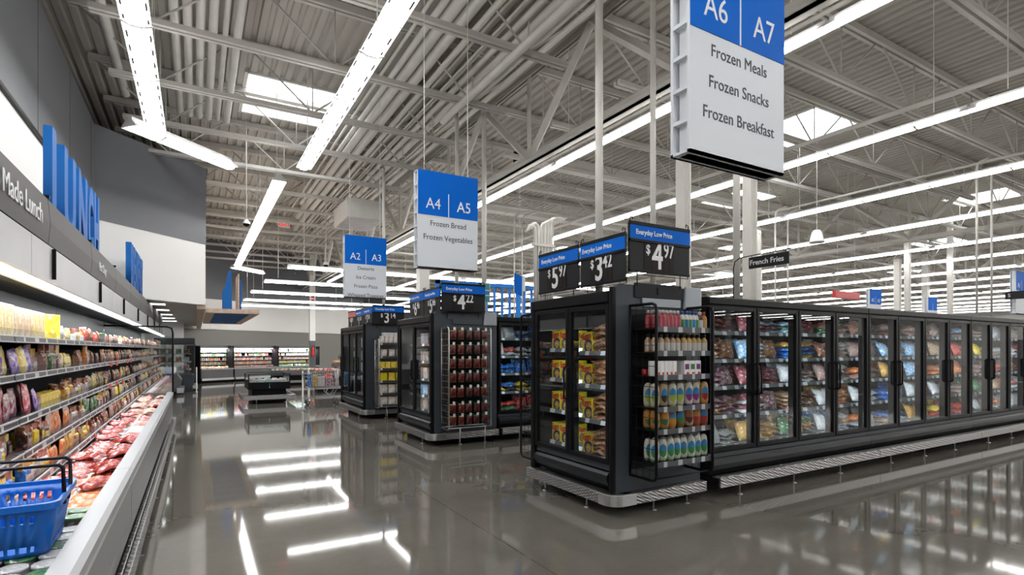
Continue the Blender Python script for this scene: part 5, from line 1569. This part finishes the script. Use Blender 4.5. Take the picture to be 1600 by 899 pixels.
b = MB(); b.prism([(.60, 2.58), (.60, 3.05), (.66, 3.18), (.74, 3.58), (.80, 3.62), (.82, 2.58)], 'y', 15.95, 16.25); b.build('blue_panel', 'letter_blue', t, .005)
b = MB(); b.box(.955, .99, 15.95, 16.9, 2.58, 3.52); b.build('timber_panel', 'wood', t)
b = MB(); b.box(1.0, 1.04, 15.95, 16.3, 2.58, 3.35); b.build('blue_panel', 'letter_blue', t)

ANG = math.atan2(.530, .848)
def produce_case(s0, s1, label, hh=1.6, inks=(), deck=True):
    o = on1(s0)
    t = thing('produce_case', label, 'refrigerated display case', (o.x, o.y, 0), ANG, 'produce cases along the far wall')
    L = s1 - s0
    def B(name, m, *bx, **k):
        b = MB()
        for q in bx: b.box(*q)
        return b.build(name, m, t, k.get('bevel', 0), local=True)
    B('toe_base', 'black_matt', (0, L, .15, 1.0, .0, .16))
    B('kick_rail', 'alu', (0, L, -.02, .02, .12, .22))
    B('front_panel', 'case_grey_dark', (0, L, .05, .12, .2, .62), bevel=.02)
    B('front_rail', 'case_rail', (0, L, .0, .12, .60, .66))
    B('back_panel', 'liner', (0, L, .98, 1.04, .1, hh))
    B('tub_deck', 'liner_white', (0, L, .12, .98, .5, .54))
    B('canopy', 'case_grey_dark', (0, L, .42, 1.04, hh, hh + .14), bevel=.01)
    B('canopy_lamp', 'case_lamp', (.02, L - .02, .44, .52, hh - .02, hh - .004))
    B('end_panel', 'black', (-.03, .0, .1, 1.04, .1, hh + .1)); B('end_panel', 'black', (L, L + .03, .1, 1.04, .1, hh + .1))
    lv = [.62, .82, 1.02, 1.22, 1.41]
    for z in lv[1:]: B('shelf', 'case_grey_dark', (0, L, .5, .98, z - .02, z))
    l = bpy.data.lights.new('case_light', 'AREA'); l.shape = 'RECTANGLE'; l.size = L; l.size_y = .1; l.energy = 45 * L; l.color = (1, .98, .93)
    lo = bpy.data.objects.new('case_light', l); COL.objects.link(lo); lo.parent = t; lo.location = (L / 2, .40, hh - .02); lo.rotation_euler = (.45, 0, 0)
    rd_ = random.Random(int(s0 * 100) + 3); n = int(L / .10)
    for si, z in enumerate(lv):
        ik = inks[si % len(inks)]
        for k in range(n):
            if rd_.random() < .06: continue
            q = rd_.choice(ik)
            p = D1 * (.05 + L * (k + .5) / n - .05) + N1 * (.58 if si else .42) + o
            hgt = rd_.choice((.12, .14, .13))
            me = cached(('prod', q, hgt), lambda: MB().lathe([(.040, 0), (.046, .01), (.046, hgt * .75), (.034, hgt * .88), (.03, hgt)], n=7).mesh('bottle', PK[q]))
            put('produce_bottle', me, (p.x, p.y, z), (0, 0, 0), '%s small cup, %s shelf of the %s, %s from left' % (PKW.get(q, q), SHN[4 - si], {0: 'left produce case', 1: 'middle produce case', 2: 'right produce case'}[0 if s0 < 1 else 1 if s0 < 3 else 2], nth(k + 1)), 'bottle', 'small goods in the produce cases')
produce_case(0.05, 1.62, 'left of the three bright produce cases by the far wall', inks=[('palemeat', 'tan'), ('tan', 'gold', 'white'), ('orange', 'palemeat', 'tan', 'white'), ('white', 'palemeat', 'green'), ('yellow_white', 'white', 'lightblue')])
produce_case(1.70, 4.15, 'middle of the three bright produce cases by the far wall', inks=[('dark',), ('orange', 'palemeat', 'white'), ('pink', 'palemeat', 'white'), ('green', 'red', 'white'), ('orange', 'purple', 'white')])
produce_case(4.23, 6.9, 'right of the three bright produce cases by the far wall', inks=[('white', 'green'), ('yellow', 'gold', 'white'), ('white', 'palemeat', 'tan'), ('palemeat', 'white'), ('lightblue', 'green', 'white')])
# deli case at the end of the wall run
t = thing('deli_case', 'grey upright case with a clear side window beyond the meat cases', 'refrigerated display case', (-.5, 23.6, 0))
b = MB(); b.prism([(-1.3, .0), (-.1, .0), (-.02, .55), (-.10, .62), (-1.3, .62)], 'y', 23.0, 24.6); b.build('base', 'freezer_grey', t, .02)
b = MB(); b.box(-1.3, -.02, 23.0, 24.6, 1.72, 1.95); b.build('canopy', 'freezer_grey', t, .04)
b = MB(); b.box(-1.3, -1.2, 23.0, 24.6, .6, 1.75); b.build('back_panel', 'freezer_grey', t)
b = MB(); b.box(-.06, -.02, 23.0, 23.05, .55, 1.75); b.build('corner_post', 'freezer_grey', t)
for z in (.80, 1.08, 1.38):
    b = MB(); b.box(-1.2, -.15, 23.05, 24.55, z - .02, z); b.build('shelf', 'case_grey', t)
b = MB(); b.box(-1.2, -.06, 23.01, 23.02, .62, 1.72); b.build('side_glass', 'panel_glass', t)
b = MB(); b.box(-.1, .06, 22.95, 24.6, .10, .22); b.build('kick_rail', 'alu', t)
for si, z in enumerate((.80, 1.08, 1.38)):
    for k in range(4):
        put('deli_pack', carton_mesh(.18, .2, .18, ('meat', 'white', 'brown', 'green')[(si + k) % 4]), (-.30 - .24 * k, 23.25, z), (0, 0, 0), '%s pack in the grey deli case, %s shelf, %s from right' % (PKW[('meat', 'white', 'brown', 'green')[(si + k) % 4]], SHN[2 - si], nth(k + 1)), 'carton', 'packs in the grey deli case')
t = thing('deli_counter', 'low dark counter with white top in front of the deli case', 'counter', (-.75, 21.6, 0))
b = MB(); b.prism([(-1.3, .12), (-.5, .12), (-.42, .5), (-.55, .72), (-1.3, .72)], 'y', 21.2, 22.6); b.build('body', 'case_grey_dark', t)
b = MB(); b.box(-1.3, -.6, 21.2, 22.6, .72, .92); b.build('white_top', 'white', t, .05)
b = MB(); b.box(-.55, -.35, 21.15, 22.6, .08, .25); b.build('bumper', 'alu', t, .01)
b = MB(); b.box(-1.2, -.6, 21.3, 22.5, 0, .1); b.build('plinth', 'black_matt', t)

# black island cooler
t = thing('island_cooler', 'black island cooler with glass sides and a silver bumper rail', 'cooler', (1.85, 17.4, 0))
x0, x1, y0, y1 = 1.26, 2.36, 16.75, 18.1
b = MB(); b.box(x0 + .10, x1 - .10, y0 + .12, y1 - .1, .02, .42); b.build('plinth', 'black', t)
b = MB(); b.box(x0, x1, y0, y1, .40, .60); b.build('tank', 'black', t, .01)
b = MB()
for (a, c) in ((x0, y0), (x1 - .03, y0), (x0, y1 - .03), (x1 - .03, y1 - .03)): b.box(a, a + .03, c, c + .03, .60, .84)
b.box(x0, x1, y0, y0 + .03, .825, .845); b.box(x0, x1, y1 - .03, y1, .825, .845); b.box(x0, x0 + .03, y0, y1, .825, .845); b.box(x1 - .03, x1, y0, y1, .825, .845)
b.build('frame', 'black', t)
b = MB(); b.box(x0 + .03, x1 - .03, y0 + .01, y0 + .02, .60, .83); b.box(x0 + .01, x0 + .02, y0 + .03, y1 - .03, .60, .83); b.box(x1 - .02, x1 - .01, y0 + .03, y1 - .03, .60, .83); b.build('side_glass', 'door_glass', t)
b = MB(); b.box(1.80, 1.815, y0 - .004, y0, .47, .57); b.build('blue_label', 'l_blue', t)
b = MB(); b.box(1.80, 1.815, y0 - .004, y0, .44, .47); b.build('white_label', 'white', t)
b = MB()
b.box(x0 - .12, x1 + .10, y0 - .16, y0 - .12, .12, .24); b.box(x0 - .16, x0 - .12, y0 - .12, y1 + .1, .12, .24); b.box(x1 + .10, x1 + .14, y0 - .12, y1 + .1, .12, .24); b.box(x0 - .12, x1 + .10, y0 - .12, y0 + .1, .22, .24)
b.build('bumper_rail', 'diamond_plate', t, .01)
for x in (x0 + .2, x1 - .1):
    b = MB(); b.tube([(x, y0 - .1, .0), (x, y0 - .1, .2)], .012, 6); b.build('foot', 'steel', t)
for k in range(10):
    put('produce_tray', tray_mesh(.2, .16, .10, ('palemeat', 'white', 'green', 'white')[k % 4], k % 4), (1.40 + .2 * (k % 5), 16.98 + .35 * (k // 5), .60), (0, 0, .1 * (k % 3)), '%s pack in the black island cooler, %s row, %s from left' % (PKW[('palemeat', 'white', 'green', 'white')[k % 4]], 'front' if k < 5 else 'rear', nth(k % 5 + 1)), 'tray', 'packs in the black island cooler')
# slim cream posts guarding the cases
for k, (x, y) in enumerate(((.02, 22.6), (2.72, 16.9), (3.0, 17.6), (2.78, 16.2))):
    b = MB(); b.lathe([(.05, 0), (.05, .015), (.022, .02), (.022, .88), (.012, .9)], (x, y, 0), 10)
    tag(b.build('guard_post', 'white_paint'), 'slim cream guard post, %s from left in the produce area' % nth((1, 2, 4, 3)[k]), 'post', 'guard posts in the produce area')

# produce stands behind the cart
def stand(x, y, w_, d_, h, label, gname, inks, rz=0):
    t = thing('produce_stand', label, 'produce stand', (x, y, 0), rz, 'produce stands')
    b = MB(); b.box(-w_ / 2, w_ / 2, -d_ / 2, d_ / 2, h - .16, h); b.box(-w_ / 2, w_ / 2, -d_ / 2, -d_ / 2 + .03, h, h + .05); b.build('tray_top', 'case_grey_dark', t, local=True)
    b = MB(); b.box(-w_ / 2 - .05, w_ / 2 + .05, -d_ / 2 - .06, -d_ / 2 - .03, .12, .22); b.build('bumper', 'alu', t, local=True)
    b = MB(); b.box(-w_ / 2 + .1, w_ / 2 - .1, -d_ / 2 + .1, d_ / 2 - .1, .0, h - .16); b.build('base', 'black_matt', t, local=True)
    rd_ = random.Random(int(x * 10))
    nx, ny = int(w_ / .16), 3
    for i in range(nx):
        for j in range(ny):
            q = rd_.choice(inks); r = .062
            me = cached(('ball', q), lambda: MB().lathe([(.01, 0), (.04, .008), (.062, .045), (.062, .075), (.045, .112), (.012, .122)], n=9).mesh('produce', PK[q]))
            c, s_ = math.cos(rz), math.sin(rz)
            lx, ly = -w_ / 2 + .1 + .16 * i, -d_ / 2 + .12 + (d_ - .24) * j / 2
            put('produce_item', me, (x + lx * c - ly * s_, y + lx * s_ + ly * c, h), (0, 0, 0), '%s produce on the %s, %s row, %s from left' % (PKW[q], gname, nth(j + 1), nth(i + 1)), 'produce', 'produce on the %s' % gname)
stand(4.9, 20.6, 2.4, 1.0, .72, 'low produce stand right behind the shopping cart', 'stand behind the cart', ('red', 'dark', 'white', 'orange'))
stand(6.3, 23.4, 2.6, 1.0, .95, 'taller produce stand with orange and red goods', 'taller stand', ('orange', 'red', 'orange', 'gold'))
stand(7.2, 26.2, 2.6, 1.0, 1.25, 'furthest produce stand heaped with white goods', 'furthest stand', ('white', 'white', 'clear'))
stand(3.6, 25.2, 1.8, 1.0, .6, 'produce stand behind the black island cooler', 'stand behind the cooler', ('green', 'tan', 'white', 'palemeat'))

# the shopping cart
t = thing('shopping_cart', 'grey wire shopping cart full of goods beside the far end freezer', 'shopping cart', (3.02, 15.75, 0), -.08)
def bars(pts_list, r=.005):
    b = MB()
    for p in pts_list: b.tube(p, r, 4)
    return b
def lerp(a, b, t_): return tuple(a[i] + (b[i] - a[i]) * t_ for i in range(3))
bl = [(-.42, -.22, .50), (-.42, .22, .50), (.40, .26, .46), (.40, -.26, .46)]
tl = [(-.46, -.25, .86), (-.46, .25, .86), (.46, .29, .98), (.46, -.29, .98)]
ps = []
for q in range(4):
    for k in range(9):
        ps.append([lerp(bl[q], bl[(q + 1) % 4], k / 8), lerp(tl[q], tl[(q + 1) % 4], k / 8)])
    for k in range(5):
        ps.append([lerp(bl[q], tl[q], k / 4), lerp(bl[(q + 1) % 4], tl[(q + 1) % 4], k / 4)])
for k in range(9): ps.append([lerp(bl[0], bl[1], k / 8), lerp(bl[3], bl[2], k / 8)])
bars(ps).build('basket', 'steel', t, local=True)
b = MB()
for s_ in (-1, 1):
    b.tube([(.40, s_ * .25, .95), (.44, s_ * .25, .55), (.30, s_ * .24, .26), (-.46, s_ * .20, .17)], .013, 6)
    b.tube([(.16, s_ * .24, .48), (.10, s_ * .24, .36), (.22, s_ * .24, .24)], .011, 6)
b.tube([(-.46, -.20, .17), (-.46, .20, .17)], .013, 6); b.build('chassis', 'steel', t, local=True)
b = MB(); b.tube([(.52, -.27, 1.0), (.52, .27, 1.0)], .018, 8); b.build('handle', 'red', t, local=True)
b = MB()
for s_ in (-1, 1): b.tube([(.45, s_ * .26, .95), (.52, s_ * .26, 1.0)], .01, 6)
b.build('handle_arm', 'steel', t, local=True)
for (x, y) in ((-.36, -.19), (-.36, .19), (.38, -.23), (.38, .23)):
    b = MB(); b.tube([(x, y - .018, .065), (x, y + .018, .065)], .063, 14); w_ = b.build('wheel', 'rubber', t, local=True)
    b = MB(); b.tube([(x, y - .022, .065), (x, y + .022, .065)], .03, 12); b.build('hub', 'steel', w_, local=True)
    b = MB(); b.box(x - .012, x + .012, y - .035, y - .026, .06, .2); b.box(x - .012, x + .012, y + .026, y + .035, .06, .2); b.box(x - .012, x + .012, y - .035, y + .035, .14, .2); b.build('fork', 'steel', t, local=True)
for k, (x, y, w_, d_, h, ik, lb) in enumerate(((-.33, -.1, .09, .22, .34, 'blue', 'tall blue carton at the front of the shopping cart'), (-.18, -.08, .13, .2, .30, 'gold', 'golden carton in the shopping cart'), (-.02, -.1, .18, .2, .26, 'white', 'white carton in the middle of the shopping cart'),
        (.20, -.08, .2, .22, .24, 'magenta', 'reddish carton near the cart handle'), (-.1, .1, .2, .16, .32, 'green', 'green carton at the far side of the cart'), (.2, .12, .2, .16, .34, 'red', 'red carton at the far side of the cart'))):
    put('grocery_carton', carton_mesh(w_, d_, h, ik, ik), (3.02 + x, 15.75 + y, .515), (0, 0, -.08), lb, 'carton', 'goods in the shopping cart')
